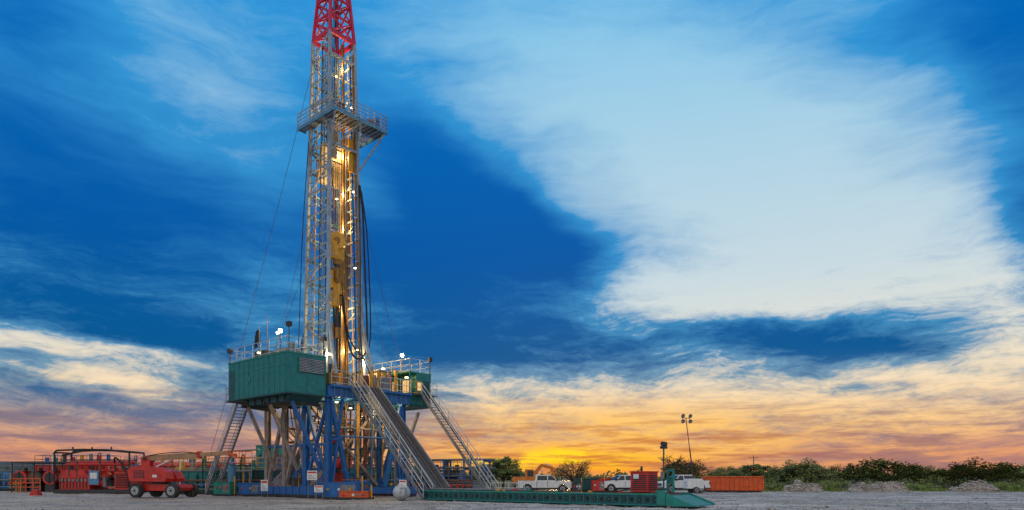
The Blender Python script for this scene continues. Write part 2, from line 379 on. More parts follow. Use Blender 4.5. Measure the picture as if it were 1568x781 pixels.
c=Vector((bu,bv,21.5))
b.cyl(c-ax*.3,c+ax*.3,.74,YEL,20)
b.cyl(c-ax*.34,c+ax*.34,.3,BROWN,14)
b.beam(c-Vector((0,0,.1)),c-Vector((0,0,1.55)),1.15,.55,YEL); b.beam(c-Vector((0,0,1.5)),c-Vector((0,0,2.0)),.6,.4,BROWN)
b.cyl(c-Vector((0,0,2)),c-Vector((0,0,2.5)),.25,DARK,10)
b.build('travelling_block',rig,.03)
b=B()
b.box(bu-.45,bu+.45,bv-.35,bv+.35,17.9,19.2,BROWN); b.cyl((bu,bv,17.0),(bu,bv,18.0),.42,YEL,12); b.cyl((bu-.1,bv-.5,17.5),(bu-.1,bv-.5,18.9),.25,YEL,10)
b.cyl((bu+.1,bv+.5,17.4),(bu+.1,bv+.5,18.7),.22,BROWN,10)
for s_ in(-1,1):
    b.cyl((bu,bv+s_*.42,19.0),(bu,bv+s_*.3,16.3),.09,YEL,8); b.cyl((bu,bv+s_*.35,16.9),(bu,bv+s_*.22,13.6),.07,DARK,8)
b.box(bu-.3,bu+.5,bv-.6,bv-.1,15.9,17.1,YEL); b.box(bu-.4,bu+.3,bv+.1,bv+.6,16.1,16.9,BROWN)
b.cyl((bu,bv,13.2),(bu,bv,17.1),.16,DARK,10); b.cyl((bu,bv,13.3),(bu,bv,14.2),.32,BROWN,12); b.cyl((bu,bv,9),(bu,bv,13.3),.12,DARK,10)
b.cyl((bu,bv+.25,9.5),(bu,bv+.3,15.6),.09,BLACK,8); b.cyl((bu+.1,bv-.3,10),(bu,bv-.35,16),.08,BLACK,8); b.cyl((bu+.2,bv-.5,9),(bu+.1,bv-.5,14.5),.09,BROWN,8)
b.box(bu-.35,bu+.35,bv-.35,bv+.35,9.0,10.4,BROWN)
for k in range(12):
    b.box(bu-.5+R.random()*.6,bu-.1+R.random()*.6,bv-.5+R.random()*.3,bv+R.random()*.5,16+k*.28,16.2+k*.28,R.choice([YEL,BROWN,DARK]))
b.beam((MC[0]+.35,MC[1]+.85,ZF+2),(MC[0]+.35,MC[1]+.7,ZT),.16,.2,BROWN)
b.build('top_drive',rig,.02)
b=B()
h1=[(-2.7,8.5,26.5),(-2.4,8.6,24),(-2.3,8.8,18),(-2.2,8.9,14),(-2.1,8.7,12.3),(-2.3,8.1,11.6),(-2.8,7.6,12.4),(-3.2,7.3,15),(-3.4,7.1,18)]
b.tube(spl(h1),.085,BLACK,7)
h2=[(-2.6,8.6,26.0),(-2.2,8.9,22),(-2.0,9.1,15),(-2.0,8.9,12.6),(-2.3,8.3,12.0),(-2.9,7.5,13.6),(-3.3,7.2,17)]
b.tube(spl(h2),.06,BLACK,6)
h3=[(-2.7,8.4,26.5),(-2.5,8.4,20),(-2.3,8.3,13),(-1.6,8.6,10.6),(-1.4,9,9)]
b.tube(spl(h3),.05,BLACK,6)
b.tube(spl([(-5.6,5.4,30),(-5.9,5.0,22),(-6.1,4.8,14),(-6.2,4.6,9)]),.04,BLACK,5)
b.build('service_hoses',rig)
# flood lamps
b=B()
def lampbox(p,mt=LAMPW,s=.13):
    b.box(p[0]-s,p[0]+s,p[1]-s,p[1]+s,p[2]-s*.5,p[2]+s*.5,mt); b.box(p[0]-s*1.2,p[0]+s*1.2,p[1]-s*1.2,p[1]+s*1.2,p[2]+s*.5+.01,p[2]+s*1.2,DARK)
mastl=[]
for i,z in enumerate([12.5,16,19.5,23,26,29.2,33.2,36.6]):
    for (su,sv) in((-.85,.8),(.8,-.82) if i%2 else (.75,.85)):
        p=cn(su,sv,z); lampbox(p,LAMPW,.08)
    mastl.append(cn(0,.3,z))
for (p) in [(-.2,.3,12.9),(-8.75,.1,11.9),(-.1,3.2,12.2)]:
    b.cyl((p[0],p[1],10.9),p,.04,DARK,6)
    b.box(p[0]-.2,p[0]+.2,p[1]-.15,p[1]+.15,p[2]-.15,p[2]+.2,DARK)
b.cyl((-1.9,.6,10.9),(-1.9,.6,12.6),.05,GREY,6); b.sphere((-1.9,.6,12.7),.15,LAMPC); b.sphere((-2.3,.6,12.6),.1,LAMPC)
b.cyl((-2.3,.6,12.5),(-1.6,.6,12.5),.03,DARK,5)
b.cyl((-1.2,11.9,10.8),(-1.2,11.9,12.2),.05,GREY,6); b.sphere((-1.2,11.9,12.3),.15,LAMPC)
b.cyl((-.05,14.1,10.8),(-.05,14.1,12.0),.04,DARK,6); b.box(-.2,.15,13.95,14.25,11.9,12.25,DARK)
for p in [(-4.5,.3,11.3),(-3.0,11.9,10.3),(-5.5,11.9,10.3),(-.6,11.9,10.3),(-6,4,10.9),(-1.8,10.3,11.0)]: lampbox(p,LAMPW,.1)
for p in [(-1,5,7.6),(-4,8.5,7.6),(-7,6,7.6),(-2.5,10,7.6)]: lampbox(p,LAMPW,.08)
b.build('flood_lamps',rig)
for i in range(0,8,1):
    if i in(2,): continue
    plight('mast_lamp_%d'%i,rig,mastl[i],240)
plight('roof_lamp_1',rig,(-1.9,.6,12.95),130,(1,.8,.5)); plight('roof_lamp_2',rig,(-1.2,11.9,12.55),160,(1,.78,.45))
plight('floor_lamp_1',rig,(-2.0,9.0,11.5),360); plight('floor_lamp_2',rig,(-2.6,5.0,11.6),170)
for i,p in enumerate([(-1,5.4,7.2),(-6.5,6.5,7.2),(-1.2,10,7.2)]): plight('cellar_lamp_%d'%i,rig,p,260)
# flag
b=B(); b.cyl((-4.1,.1,10.9),(-4.1,.1,13.3),.03,GREY,6)
fl=[];n=8
for i in range(n+1):
    for j in range(5):
        fl.append((-4.1-.75*i/n*(1-.25*j/4),.1+.09*math.sin(i*1.1+j*.5),13.2-.0*i-j*.28-.5*(i/n)))
b.add(fl,[(i*5+j,(i+1)*5+j,(i+1)*5+j+1,i*5+j+1) for i in range(n) for j in range(4)],BLACK,True)
b.cyl((-2.9,.1,10.9),(-2.9,.1,13.9),.025,RUST,6)
b.build('flag_pole',rig)
b=B()
def wire(a,c,sag,r=.022):
    a=Vector(a);c=Vector(c);pts=[]
    for i in range(17):
        t=i/16;p=a.lerp(c,t);p.z-=sag*4*t*(1-t);pts.append(p)
    b.tube(pts,r,DARK,4)
def tol(w): 
    d=Vector(w)-O; return Vector((d.x*math.cos(ANG)+d.y*math.sin(ANG),-d.x*math.sin(ANG)+d.y*math.cos(ANG),w[2]))
wire(cn(-1,-1,36.5),tol(W(303,66)),1.2); wire(cn(1,1,26),(-3.2,13.9,10.8),.5)
wire(cn(-1,-1,20),(-8.6,3.2,10.9),.3,.015); wire(cn(-1,-1,24),(-8.2,3.4,10.9),.4,.015)
wire(cn(1,1,22),(-1,10.9,9),.3,.015)
b.build('guy_wires',rig)
# ================================================================== BOP
bop=empty('blowout_preventer',O,ANG)
b=B()
b.cyl((-4.3,7,.05),(-4.3,7,1.2),.45,RUST,14)
for z in(1.2,2.4,3.6): 
    b.box(-5.3,-3.3,6.6,7.4,z,z+.8,RED if z<3 else BLUE); b.cyl((-4.3,7,z-.12),(-4.3,7,z+.95),.5,DARK,14)
b.cyl((-4.3,7,4.5),(-4.3,7,5.6),.7,RED,16); b.cyl((-4.3,7,5.6),(-4.3,7,7.8),.28,GREY,12)
for k in range(5): b.tube(spl([(-3.4,6.7+k*.1,2+k*.4),(-2.4,6.2+k*.3,1.2),(-1.6,5.6+k*.4,.4)],5),.05,BLACK,5)
b.build('stack',bop,.02)
mach=empty('choke_manifold',O,ANG)
b=B()
b.box(.9,3.2,3.9,5.2,.05,.35,BLUE)
for k in range(4):
    b.cyl((1.1+k*.55,4.1,.9),(1.1+k*.55,5.1,.9),.13,ORANGE,10); b.cyl((1.1+k*.55,4.3,.35),(1.1+k*.55,4.3,1.4),.09,BLUE,8)
    b.cyl((1.1+k*.55,4.3,1.4),(1.1+k*.55,4.3,1.44),.22,ORANGE,12)
b.cyl((.9,4.9,1.25),(3.1,4.9,1.25),.12,BLUE,10); b.cyl((.9,4.4,.7),(3.1,4.4,.7),.12,ORANGE,10)
b.build('valves',mach,.01)
# ================================================================== CATWALK
cat=empty('pipe_catwalk',O,ANG)
b=B(); u0,u1=8.6,27.6; v0,v1=5.6,8.4
b.box(u0,u1,v0+.1,v1-.1,.5,.62,DARK)
for v in(v0,v1-.12):
    b.box(u0,u1,v,v+.12,.60,.70,TEALG); b.box(u0,u1,v-.02,v+.14,.03,.12,TEAL); b.box(u0,u1,v+.04,v+.08,.12,.60,TEALD)
for k in range(39):
    u=u0+.1+k*.49; b.box(u,u+.05,v0-.0,v0+.05,.12,.60,TEAL)
for k in range(38):
    u=u0+.37+k*.49; b.cyl((u,v0+.038,.36),(u,v0+.03,.36),.13,BLACK,12);  # black discs stand in for the shade inside lightening holes
    if k%2: b.cyl((u,v0+.029,.36),(u,v0+.02,.36),.05,TEALG,8)
for k in range(18): b.box(u0+.3+k*1.05,u0+.6+k*1.05,v0+.2,v1-.2,.62,.67,GREY)
for v in(6.6,7.4): b.box(u0,u1,v-.05,v+.05,.67,.74,RUST)
b.cyl((u0+.5,v0+.25,.78),(u0+9.5,v0+.25,.78),.07,GREY,8)
rr=random.Random(12)
for k in range(12):
    u=rr.uniform(u0+.5,u1-2); b.box(u,u+rr.uniform(.1,.35),v0+.15,v0+.3,.70,.70+rr.uniform(.06,.22),rr.choice([TEALG,RED,GREY,YEL,DARK]))
b.prism([(u1,.05),(u1+1.6,.05),(u1+1.6,.16),(u1+.2,.7),(u1,.7)],v0,v0+.12,TEALG)
b.prism([(u1,.05),(u1+1.6,.05),(u1+1.6,.16),(u1+.2,.7),(u1,.7)],v1-.12,v1,TEALG)
b.prism([(u1+.2,.62),(u1+1.6,.10),(u1+1.6,.05),(u1+.2,.5)],v0+.12,v1-.12,TEAL)
b.box(u1-.4,u1+.1,v0-.06,v0-.02,.1,.9,TEALG)
b.box(u1-.7,u1-.6,7.2,7.3,.7,2.0,TEALG); b.box(u1-.35,u1-.25,7.2,7.3,.7,2.0,TEALG); b.box(u1-.7,u1-.25,7.21,7.29,1.9,2.05,TEALG); b.box(u1-.6,u1-.35,7.22,7.28,1.2,1.6,TEAL)
b.build('deck',cat,.006)
b=B()
b.cyl((26.9,6.9,.7),(26.9,6.9,3.15),.045,TEALD,8); b.box(26.75,27.05,6.75,7.05,3.15,3.3,DARK); b.cyl((26.9,6.75,3.42),(26.9,7.1,3.42),.13,DARK,10)
b.box(26.83,26.97,6.83,6.97,3.3,3.42,TEALD)
b.box(26.72,27.08,6.7,7.1,.7,.78,TEALG); b.box(26.78,27.0,6.76,6.8,1.5,1.9,GREY)
b.build('camera_post',cat)
wn=empty('hydraulic_power_unit',O,ANG)
b=B()
b.box(25.1,26.2,6.4,7.5,.76,1.85,RED); b.box(25.05,26.25,6.35,7.55,1.85,1.92,RED)
for k in range(8): b.box(25.2,26.1,6.37,6.395,.88+k*.11,.93+k*.11,DARK)
for k in range(8): b.box(26.2,26.23,6.5,7.4,.88+k*.11,.93+k*.11,DARK)
b.box(25.3,25.65,6.355,6.365,1.5,1.75,WHITE); b.cyl((25.4,7.1,1.92),(25.4,7.1,2.2),.07,DARK,8)
b.tube(spl([(25.1,6.6,.95),(24.7,6.4,.85),(24,6.3,.78),(22,6.2,.76)]),.04,BLACK,6)
b.build('cabinet',wn,.02)
# ================================================================== generic tanks and machinery
def mud_tank(name,loc,rot,L,Wd,H,col,top=GREY,rail=GREY,seed=1,motors=True):
    e=empty(name,loc,rot); b=B(); r=random.Random(seed)
    b.box(-L/2,L/2,-Wd/2,Wd/2,.25,H,col)
    for v in(-Wd/2+.2,Wd/2-.2): b.box(-L/2-.2,L/2+.2,v-.12,v+.12,.02,.25,DARK)
    n=max(3,int(L/.8))
    for i in range(n+1):
        u=-L/2+.06+(L-.12)*i/n
        for s_ in(-1,1): b.box(u-.05,u+.05,min(s_*Wd/2,s_*(Wd/2+.08)),max(s_*Wd/2,s_*(Wd/2+.08)),.26,H-.02,col)
    b.box(-L/2-.1,L/2+.1,-Wd/2-.15,Wd/2+.15,H,H+.1,top)
    b.rail([(-L/2,-Wd/2-.1,H+.1),(L/2,-Wd/2-.1,H+.1),(L/2,Wd/2+.1,H+.1),(-L/2,Wd/2+.1,H+.1),(-L/2,-Wd/2-.1,H+.1)],rail)
    b.build('tank',e,.01)
    b=B()
    if motors:
        for i in range(int(L/1.1)):
            u=-L/2+.6+i*1.1; c=r.choice([RED,BLUE,DARK,TEALG,YEL,GREY])
            b.box(u-.35,u+.35,-.35,.35,H+.1,H+.45,c); b.cyl((u,0,H+.45),(u,0,H+r.uniform(.8,1.5)),.22,c,10); b.cyl((u-.5,.4,H+.3),(u+.5,.4,H+.3),.09,GREY,8)
            if r.random()<.5: b.tube(spl([(u,.2,H+.8),(u+.3,-.3,H+1.5),(u+.6,-Wd/2-.2,H+.9),(u+.6,-Wd/2-.25,.5)],5),.06,r.choice([BLACK,RUST,WHITE]),6)
    for k in range(3): 
        z=.5+k*.42; b.cyl((-L/2,-Wd/2-.25-.06*k,z),(L/2,-Wd/2-.25-.06*k,z),.07+.02*r.random(),r.choice([GREY,BLACK,col,RUST]),8)
    for k in range(int(L/.6)):
        u=-L/2+.4+k*.6; b.cyl((u,-Wd/2-.25,.3),(u,-Wd/2-.25,H*r.uniform(.5,.95)),.07,r.choice([GREY,DARK,YEL,BLUE,RUST]),7); b.cyl((u,-Wd/2-.5,.9),(u,-Wd/2-.46,.9),.16,r.choice([RED,YEL,BLUE]),10)
    b.build('piping',e,.005)
    return e
mud_tank('mud_tank',W(385,66),-.15,5.2,2.4,2.3,TEALD,seed=3,rail=YEL)
mud_tank('mud_tank',W(305,66),-.05,4.6,2.4,2.2,TEAL,seed=5,rail=YEL)
mud_tank('mud_tank',W(440,74),-.1,7.5,2.6,2.6,BLUE,seed=8)
mud_tank('water_tank',W(2,85),.1,6.5,2.5,2.4,BLUEL,seed=9,motors=False)
mud_tank('mud_tank',W(668,70),-.25,5.5,2.4,2.0,BLUE,seed=11)
mud_tank('trip_tank',W(705,62),-.4,3.6,2.0,1.1,GREY,seed=12,motors=False)
mud_tank('mud_tank',W(575,76),-.1,7.0,2.6,2.7,TEAL,seed=14)
mud_tank('mud_tank',W(250,84),0,8,2.6,2.8,DARK,seed=21)
mud_tank('mud_tank',W(120,86),0,9,2.6,3.2,RED,seed=22,rail=DARK)
def house(name,loc,rot,L,Wd,z0,z1,col,seed=0):
    e=empty(name,loc,rot); b=B()
    b.box(-L/2,L/2,-Wd/2,Wd/2,z0,z1,col); b.prism([(-L/2-.1,z1),(L/2+.1,z1),(L/2+.1,z1+.08),(0,z1+.2),(-L/2-.1,z1+.08)],-Wd/2-.1,Wd/2+.1,GREY)
    n=int(L/.5)
    for i in range(n+1):
        u=-L/2+.05+(L-.1)*i/n; b.box(u-.03,u+.03,-Wd/2-.03,-Wd/2,z0,z1,col)
    b.box(-L/4,-L/4+.8,-Wd/2-.045,-Wd/2-.033,z0+.02,z0+2.0,GREY); b.box(L/8,L/8+.9,-Wd/2-.05,-Wd/2-.035,z0+1,z0+1.7,GLASS)
    for u in(-L/2+.1,0,L/2-.1):
        for v in(-Wd/2+.1,Wd/2-.1):
            if z0>.4: b.beam((u,v,0.02),(u,v,z0),.12,.12,DARK)
    if z0>.4: b.rail([(-L/2,-Wd/2-.6,z0),(L/2,-Wd/2-.6,z0)],YEL); b.box(-L/2,L/2,-Wd/2-.65,-Wd/2,z0-.1,z0-.005,DARK)
    b.build('shell',e,.01); return e
house('shaker_house',W(420,78),-.1,3.2,2.4,2.6,5.2,TEALG)
house('generator_house',W(335,82),0,4.0,2.6,.3,3.4,RED)
e=empty('mud_gas_separator',W(355,63)); b=B()
b.cyl((0,0,.3),(0,0,2.9),.35,BLUEL,16); b.sphere((0,0,2.9),.35,BLUEL,14,(1,1,.5)); b.cyl((0,0,3.0),(0,0,4.1),.08,GREY,8); b.cyl((0,0,4.05),(2.4,.3,4.2),.08,GREY,8)
for a in(0,2.1,4.2): b.beam((.5*math.cos(a),.5*math.sin(a),0.02),(.3*math.cos(a),.3*math.sin(a),.8),.08,.08,GREY)
b.cyl((1.0,.2,.1),(1.0,.2,3.4),.08,YEL,8); b.cyl((1.6,.2,.1),(1.6,.2,2.9),.12,GREY,8); b.cyl((-.8,.1,2.2),(1.8,.1,2.2),.1,GREY,8)
b.build('vessel',e)
def mud_pump(name,loc,rot,canopy=True):
    e=empty(name,loc,rot); b=B()
    b.box(-4,4,-1.3,1.3,.02,.4,DARK)
    b.box(-3.6,-.4,-1.0,1.0,.4,1.7,RED); b.prism([(-3.6,1.7),(-3.2,2.3),(-1.2,2.3),(-.4,1.7)],-.95,.95,RED)
    for k in range(3):
        b.cyl((-.4,-.7+k*.7,1.0),(1.0,-.7+k*.7,1.0),.26,RED,12); b.cyl((1.0,-.7+k*.7,.7),(1.0,-.7+k*.7,1.7),.24,GREY,12); b.cyl((1.0,-.7+k*.7,1.7),(1.0,-.7+k*.7,1.9),.3,RED,12)
    b.cyl((1.5,-1,1.5),(1.5,1,1.5),.16,BLACK,10); b.sphere((1.6,0,2.3),.45,RED,14); b.cyl((1.6,0,1.5),(1.6,0,2.0),.2,GREY,10)
    for k in range(9): b.box(-3.5+k*.34,-3.42+k*.34,-1.06,-1.0,.5,1.6,DARK)
    for k in range(7): b.cyl((-3.3+k*.42,-1.08,1.35),(-3.3+k*.42,-1.0,1.35),.13,GREY,10)
    b.box(2.2,3.8,-1.0,1.0,.4,2.2,RED); b.box(2.35,3.65,-1.04,-1.0,.6,2.0,BLACK)
    for k in range(8): b.box(2.4,3.6,-1.07,-1.045,.66+k*.17,.72+k*.17,RED)
    b.box(-.3,.7,-1.28,-1.2,.9,2.3,BLUEL); b.box(-.15,.55,-1.3,-1.285,1.5,2.1,WHITE)
    for k in range(6):
        x=-3.2+k*1.1; b.cyl((x,.2,2.2),(x,.2,2.75),.24,RED if k%2 else DARK,10); b.cyl((x,-.5,2.3),(x+.9,-.5,2.3),.12,RED,8)
    for k in range(9):
        x=-3.4+k*.8; b.cyl((x,-.9,1.6),(x,-.9,2.5+.4*(k%3)),.09,[RED,DARK,RUST][k%3],8)
    b.cyl((-3.4,-.2,2.95),(3.4,-.2,2.95),.16,RED,8); b.cyl((-3.4,.6,3.15),(3.4,.6,3.15),.2,RED,8)
    b.build('pump',e,.02)
    if canopy:
        b=B()
        for u in(-3.9,3.9):
            for v in(-1.25,1.25): b.beam((u,v,.4),(u,v,4.1),.12,.12,BLACK)
            b.beam((u,-1.25,4.15),(u,1.25,4.15),.12,.15,BLACK)
        for v in(-1.25,1.25):
            b.tube([(-4.0,v,4.0),(-3.7,v,4.35),(-1,v,4.45),(1.5,v,4.4),(3.9,v,4.15)],.09,BLACK,8)
        b.tube([(-4,0,3.9),(-1,0,4.5),(3.9,0,4.2)],.08,BLACK,8)
        b.beam((-4,0,3.4),(4,0,3.4),.1,.1,DARK)
        for k in range(3): b.cyl((-2+k*2,-1.2,4.45),(-2+k*2,-1.2,4.7),.08,DARK,8)
        b.tube(spl([(1.6,0,2.7),(1.9,-.5,3.6),(2.8,-1,3.2),(3.9,-1.2,1.6)]),.09,BLACK,7)
        b.build('canopy_frame',e)
    return e
mud_pump('mud_pump',W(153,70),-.05)
mud_pump('mud_pump',W(262,77),-.02,False)
def frac(name,loc,rot,n=4):
    e=empty(name,loc,rot); b=B()
    for k in range(n):
        x=-2.7+k*1.75; b.cyl((x,-1.1,1.6),(x,2.4,1.6),.82,DARK if k%2 else RED,18); b.cyl((x,-1.13,1.6),(x,-1.1,1.6),.6,RUST if k%2 else DARK,18)
        b.box(x-.6,x+.6,-1,2.2,.02,.8,DARK); b.box(x-.06,x+.06,-1.18,-1.13,.9,2.3,BLACK)
        b.cyl((x,0,2.4),(x,0,2.8),.2,DARK,10)
    b.rail([(-3.4,-1.2,2.5),(-3.4+n*1.75,-1.2,2.5)],DARK,.8)
    b.box(-3.5,3.4,-1.3,2.5,3.3,3.42,DARK)
    for x in(-3.4,3.3):
        for y in(-1.25,2.4): b.beam((x,y,.02),(x,y,3.3),.1,.1,DARK)
    b.build('tanks',e,.01); return e
frac('horizontal_tank_bank',W(75,80),.0)
e=empty('safety_barrier',W(38,72)); b=B(); b.rail([(-1.4,0,0),(1.4,.3,0)],ORANGE,1.5,.7,.05,(1,.7,.4)); b.rail([(-1.4,0,0),(-1.6,1.6,0)],YEL,1.5,.8,.05,(1,.6)); b.build('rails',e)
e=empty('fuel_hose_reel',W(55,60)); b=B(); b.cyl((-.25,0,.3),(.25,0,.3),.27,RED,14); b.prism([(-.4,.02),(.4,.02),(.1,.55),(-.1,.55)],-.34,-.29,RED); b.prism([(-.4,.02),(.4,.02),(.1,.55),(-.1,.55)],.29,.34,RED); b.build('reel',e)
def sign(loc,w,h,z,rot=0,cols=(WHITE,)):
    e=empty('warning_sign',loc,rot); b=B()
    for x in(-w/2+.06,w/2-.06): b.cyl((x,.03,0),(x,.03,z+h),.03,GREY,6)
    b.box(-w/2,w/2,-.02,.0,z,z+h,cols[0]); b.box(-w/2+.05,w/2-.05,-.024,-.0205,z+h*.72,z+h*.9,RED)
    for k in range(3): b.box(-w/2+.1,w/2-.1-.15*k,-.024,-.0205,z+h*(.15+.17*k),z+h*(.2+.17*k),DARK)
    b.build('panel',e)
sign(W(478,51),.8,.7,1.4,-.2); sign(W(488,50),.7,.5,.5,-.2); sign(W(405,56),.6,.9,.5,-.1); sign(W(617,47),.5,.5,.9)
def skid_box(name,loc,rot,L,Wd,H,col,seed):
    e=empty(name,loc,rot); b=B(); r=random.Random(seed)
    b.box(-L/2-.1,L/2+.1,-Wd/2-.05,Wd/2+.05,.02,.15,DARK); b.box(-L/2,L/2,-Wd/2,Wd/2,.15,H,col)
    b.box(-L/2-.04,L/2+.04,-Wd/2-.04,Wd/2+.04,H,H+.05,col)
    for k in range(2): b.box(-L/2+.1+k*L/2,-L/2+.0+(k+1)*L/2-.1,-Wd/2-.02,-Wd/2-.003,.3,H-.15,GREY if k else col)
    for k in range(3): b.cyl((-L/3+k*L/3,-Wd/2-.06,H*.6),(-L/3+k*L/3,-Wd/2-.02,H*.6),.1,r.choice([RED,WHITE,YEL]),10)
    b.cyl((L/2+.1,0,.1),(L/2+.1,0,H+.5),.06,YEL,8)
    b.build('cabinet',e,.015)
skid_box('control_cabinet',W(440,58),-.3,2.0,1.0,1.5,GREY,1)
skid_box('control_cabinet',W(345,60),-.2,1.6,1.0,1.2,TEALG,2)
skid_box('accumulator_skid',W(390,60),-.2,2.4,1.2,1.1,BLUE,3)
skid_box('tool_box',W(545,49.5),-.2,2.2,.9,.55,ORANGE,4)
skid_box('tool_box',W(527,50.5),-.4,3.0,1.2,1.2,BLUE,5)
e=empty('bulk_bag',W(615,47.5)); b=B()
b.sphere((0,0,.55),.62,BAGM,16,(1,.9,.9)); b.cyl((0,0,.9),(0,0,1.3),.35,BAGM,12,r2=.14); b.cyl((0,0,1.3),(0,0,1.45),.14,BAGM,10,r2=.25)
for s_ in(-1,1): b.tube(spl([(s_*.5,0,.8),(s_*.45,0,1.35),(s_*.1,0,1.5)]),.03,BLUE,5)
b.build('bag',e)
e=empty('pipe_rack',W(700,68),-.35); b=B()
for x in(-3.2,-1.1,1.1,3.2):
    b.beam((x,-.8,.02),(x,-.8,3.3),.15,.15,BLUE); b.beam((x,.8,.02),(x,.8,3.3),.15,.15,BLUE)
    for z in(1.6,2.4,3.2): b.beam((x,-.9,z),(x,.9,z),.14,.16,BLUE)
for z in(1.75,2.55,3.35):
    for k in range(5): b.cyl((-3.8,-.6+k*.3,z+.03),(3.8,-.6+k*.3,z+.03),.09,[GREY,YEL,GREY,RUST,BLUE][k],8)
b.build('rack',e)
e=empty('railing_fence',W(768,66)); b=B(); b.rail([(-1.6,0,0),(2.2,-.3,0)],WHITE,1.1,.7); b.rail([(-1.6,0,0),(-2.2,2.0,0)],WHITE,1.1,.7); b.build('rails',e)
# ================================================================== vehicles
def wheel(b,x,y,z,r,w,side,rim=LGREY):
    y0,y1=(y-w/2,y+w/2)
    b.cyl((x,y0,z),(x,y1,z),r,TYRE,22)
    yo=y1 if side>0 else y0
    b.cyl((x,yo-side*.02,z),(x,yo+side*.012,z),r*.62,rim,18); b.cyl((x,yo,z),(x,yo+side*.03,z),r*.2,DARK,10)
    for k in range(6):
        a=k*math.pi/3; b.box(x+r*.4*math.cos(a)-.04,x+r*.4*math.cos(a)+.04,min(yo+side*.013,yo+side*.016),max(yo+side*.013,yo+side*.016),z+r*.4*math.sin(a)-.04,z+r*.4*math.sin(a)+.04,DARK)
def arc(cx,cz,r,a0,a1,n=9): return [(cx+r*math.cos(math.radians(a0+(a1-a0)*i/n)),cz+r*math.sin(math.radians(a0+(a1-a0)*i/n))) for i in range(n+1)]
def pickup(name,loc,rot,col,suv=False):
    e=empty(name,loc,rot); b=B()
    rear=-2.9; 
    prof=[(rear,.55)]+arc(-1.85,.42,.52,170,10)+arc(1.95,.42,.52,170,10)+[(2.9,.48),(3.0,.6),(3.0,1.0),(2.88,1.16),(1.5,1.27),(-1.0,1.27),(rear,1.3),(rear-.04,.9)]
    b.prism(prof,-.98,.98,col)
    xb=-2.75 if suv else -1.05; xt=-2.5 if suv else -.9
    g=[(1.5,-.95,1.262),(1.5,.95,1.262),(xb,.95,1.262),(xb,-.95,1.262),(.72,-.74,1.92),(.72,.74,1.92),(xt,.74,1.92),(xt,-.74,1.92)]
    b.add(g,[(0,1,5,4),(1,2,6,5),(2,3,7,6),(3,0,4,7),(4,5,6,7)],col)
    def pane(x0b,x1b,x0t,x1t,s_):
        zb,zt=1.32,1.82
        def P(x,z): 
            y=.95-(.21)*(z-1.262)/.658+.006; return (x,s_*y,z)
        b.add([P(x0b,zb),P(x1b,zb),P(x1t,zt),P(x0t,zt)],[(0,1,2,3)],GLASS)
    for s_ in(-1,1):
        pane(.38,1.28,.38,.80,s_); pane(-.82 if not suv else -.75,.28,-.76,.28,s_)
        if suv: pane(-2.55,-.88,-2.4,-.86,s_)
        b.box(.32,.36,s_*.985-.004,s_*.985+.004,.6,1.25,DARK); b.box(-.88,-.84,s_*.985-.004,s_*.985+.004,.6,1.25,DARK)
        b.box(1.3,1.5,min(s_*.98,s_*1.2),max(s_*.98,s_*1.2),1.3,1.5,BLACK)
        for x in(.42,-.75): b.box(x,x+.16,s_*.99-.012,s_*.99+.012,1.1,1.14,CHROME)
        b.box(2.8,2.99,s_*.9-.1,s_*.9+.09,.82,1.03,CHROME); b.box(rear-.045,rear+.1,s_*.9-.06,s_*.9+.09,.9,1.2,TAIL)
        b.box(-1.2,1.3,s_*.98-.06,s_*.98+.06,.42,.5,DARK)
        for x in(-1.85,1.95): wheel(b,x,s_*.86,.42,.42,.26,s_)
    b.add([(1.44,-.8,1.33),(1.44,.8,1.33),(.83,.66,1.86),(.83,-.66,1.86)],[(0,1,2,3)],GLASS)
    b.box(2.985,3.012,-.7,.7,.72,1.02,BLACK); 
    for k in range(4): b.box(3.012,3.022,-.65,.65,.76+k*.07,.78+k*.07,CHROME)
    b.box(2.9,3.1,-.95,.95,.45,.65,CHROME); b.box(rear-.16,rear-.02,-.9,.9,.5,.66,CHROME)
    if not suv: b.box(rear+.08,-1.12,-.85,.85,1.302,1.306,BLACK)  # dark sheet stands in for the shade inside the open bed
    b.box(-2.5,2.6,-.7,.7,.3,.56,DARK)
    b.build('body',e,.025); return e
pickup('pickup_truck',W(834,75),-.06,WHITE)
pickup('pickup_truck',W(1044,74),math.radians(200),WHITE)
pickup('sport_utility_vehicle',W(958,77),math.radians(188),WHITE,True)
# boom lift
e=empty('boom_lift',W(252,54.5),math.radians(-14))
b=B()
b.prism([(-2.0,.55),(1.9,.55),(2.1,.8),(1.9,1.05),(-1.8,1.05),(-2.1,.8)],-.75,.75,RED)
for x in(-1.7,1.65):
    b.cyl((x,-1.0,.55),(x,1.0,.55),.12,DARK,8)
    for s_ in(-1,1): wheel(b,x,s_*1.05,.56,.56,.38,s_,LGREY)
b.cyl((-.3,0,1.05),(-.3,0,1.25),.7,DARK,18)
b.prism([(-2.3,1.3),(1.0,1.25),(1.15,1.5),(1.0,2.0),(.3,2.35),(-1.2,2.5),(-2.2,2.45),(-2.5,2.1)],-1.15,-.25,RED)
b.prism([(-2.3,1.3),(.9,1.25),(1.0,1.5),(.6,2.1),(-1.2,2.4),(-2.2,2.4),(-2.5,2.1)],.25,1.15,RED)
b.prism([(-2.6,1.2),(-1.5,1.2),(-1.5,2.0),(-2.3,2.2),(-2.65,2.0)],-.24,.24,DARK)
b.box(-1.9,-.9,-1.17,-1.152,1.55,2.15,DARK); b.box(-.6,.6,-1.17,-1.152,1.5,1.95,RED); b.box(-.1,.3,-1.185,-1.172,1.6,1.8,WHITE)
for k in range(5): b.box(-1.85,-.95,-1.185,-1.172,1.6+k*.11,1.65+k*.11,RED)
b.build('chassis',e,.05)
b=B()
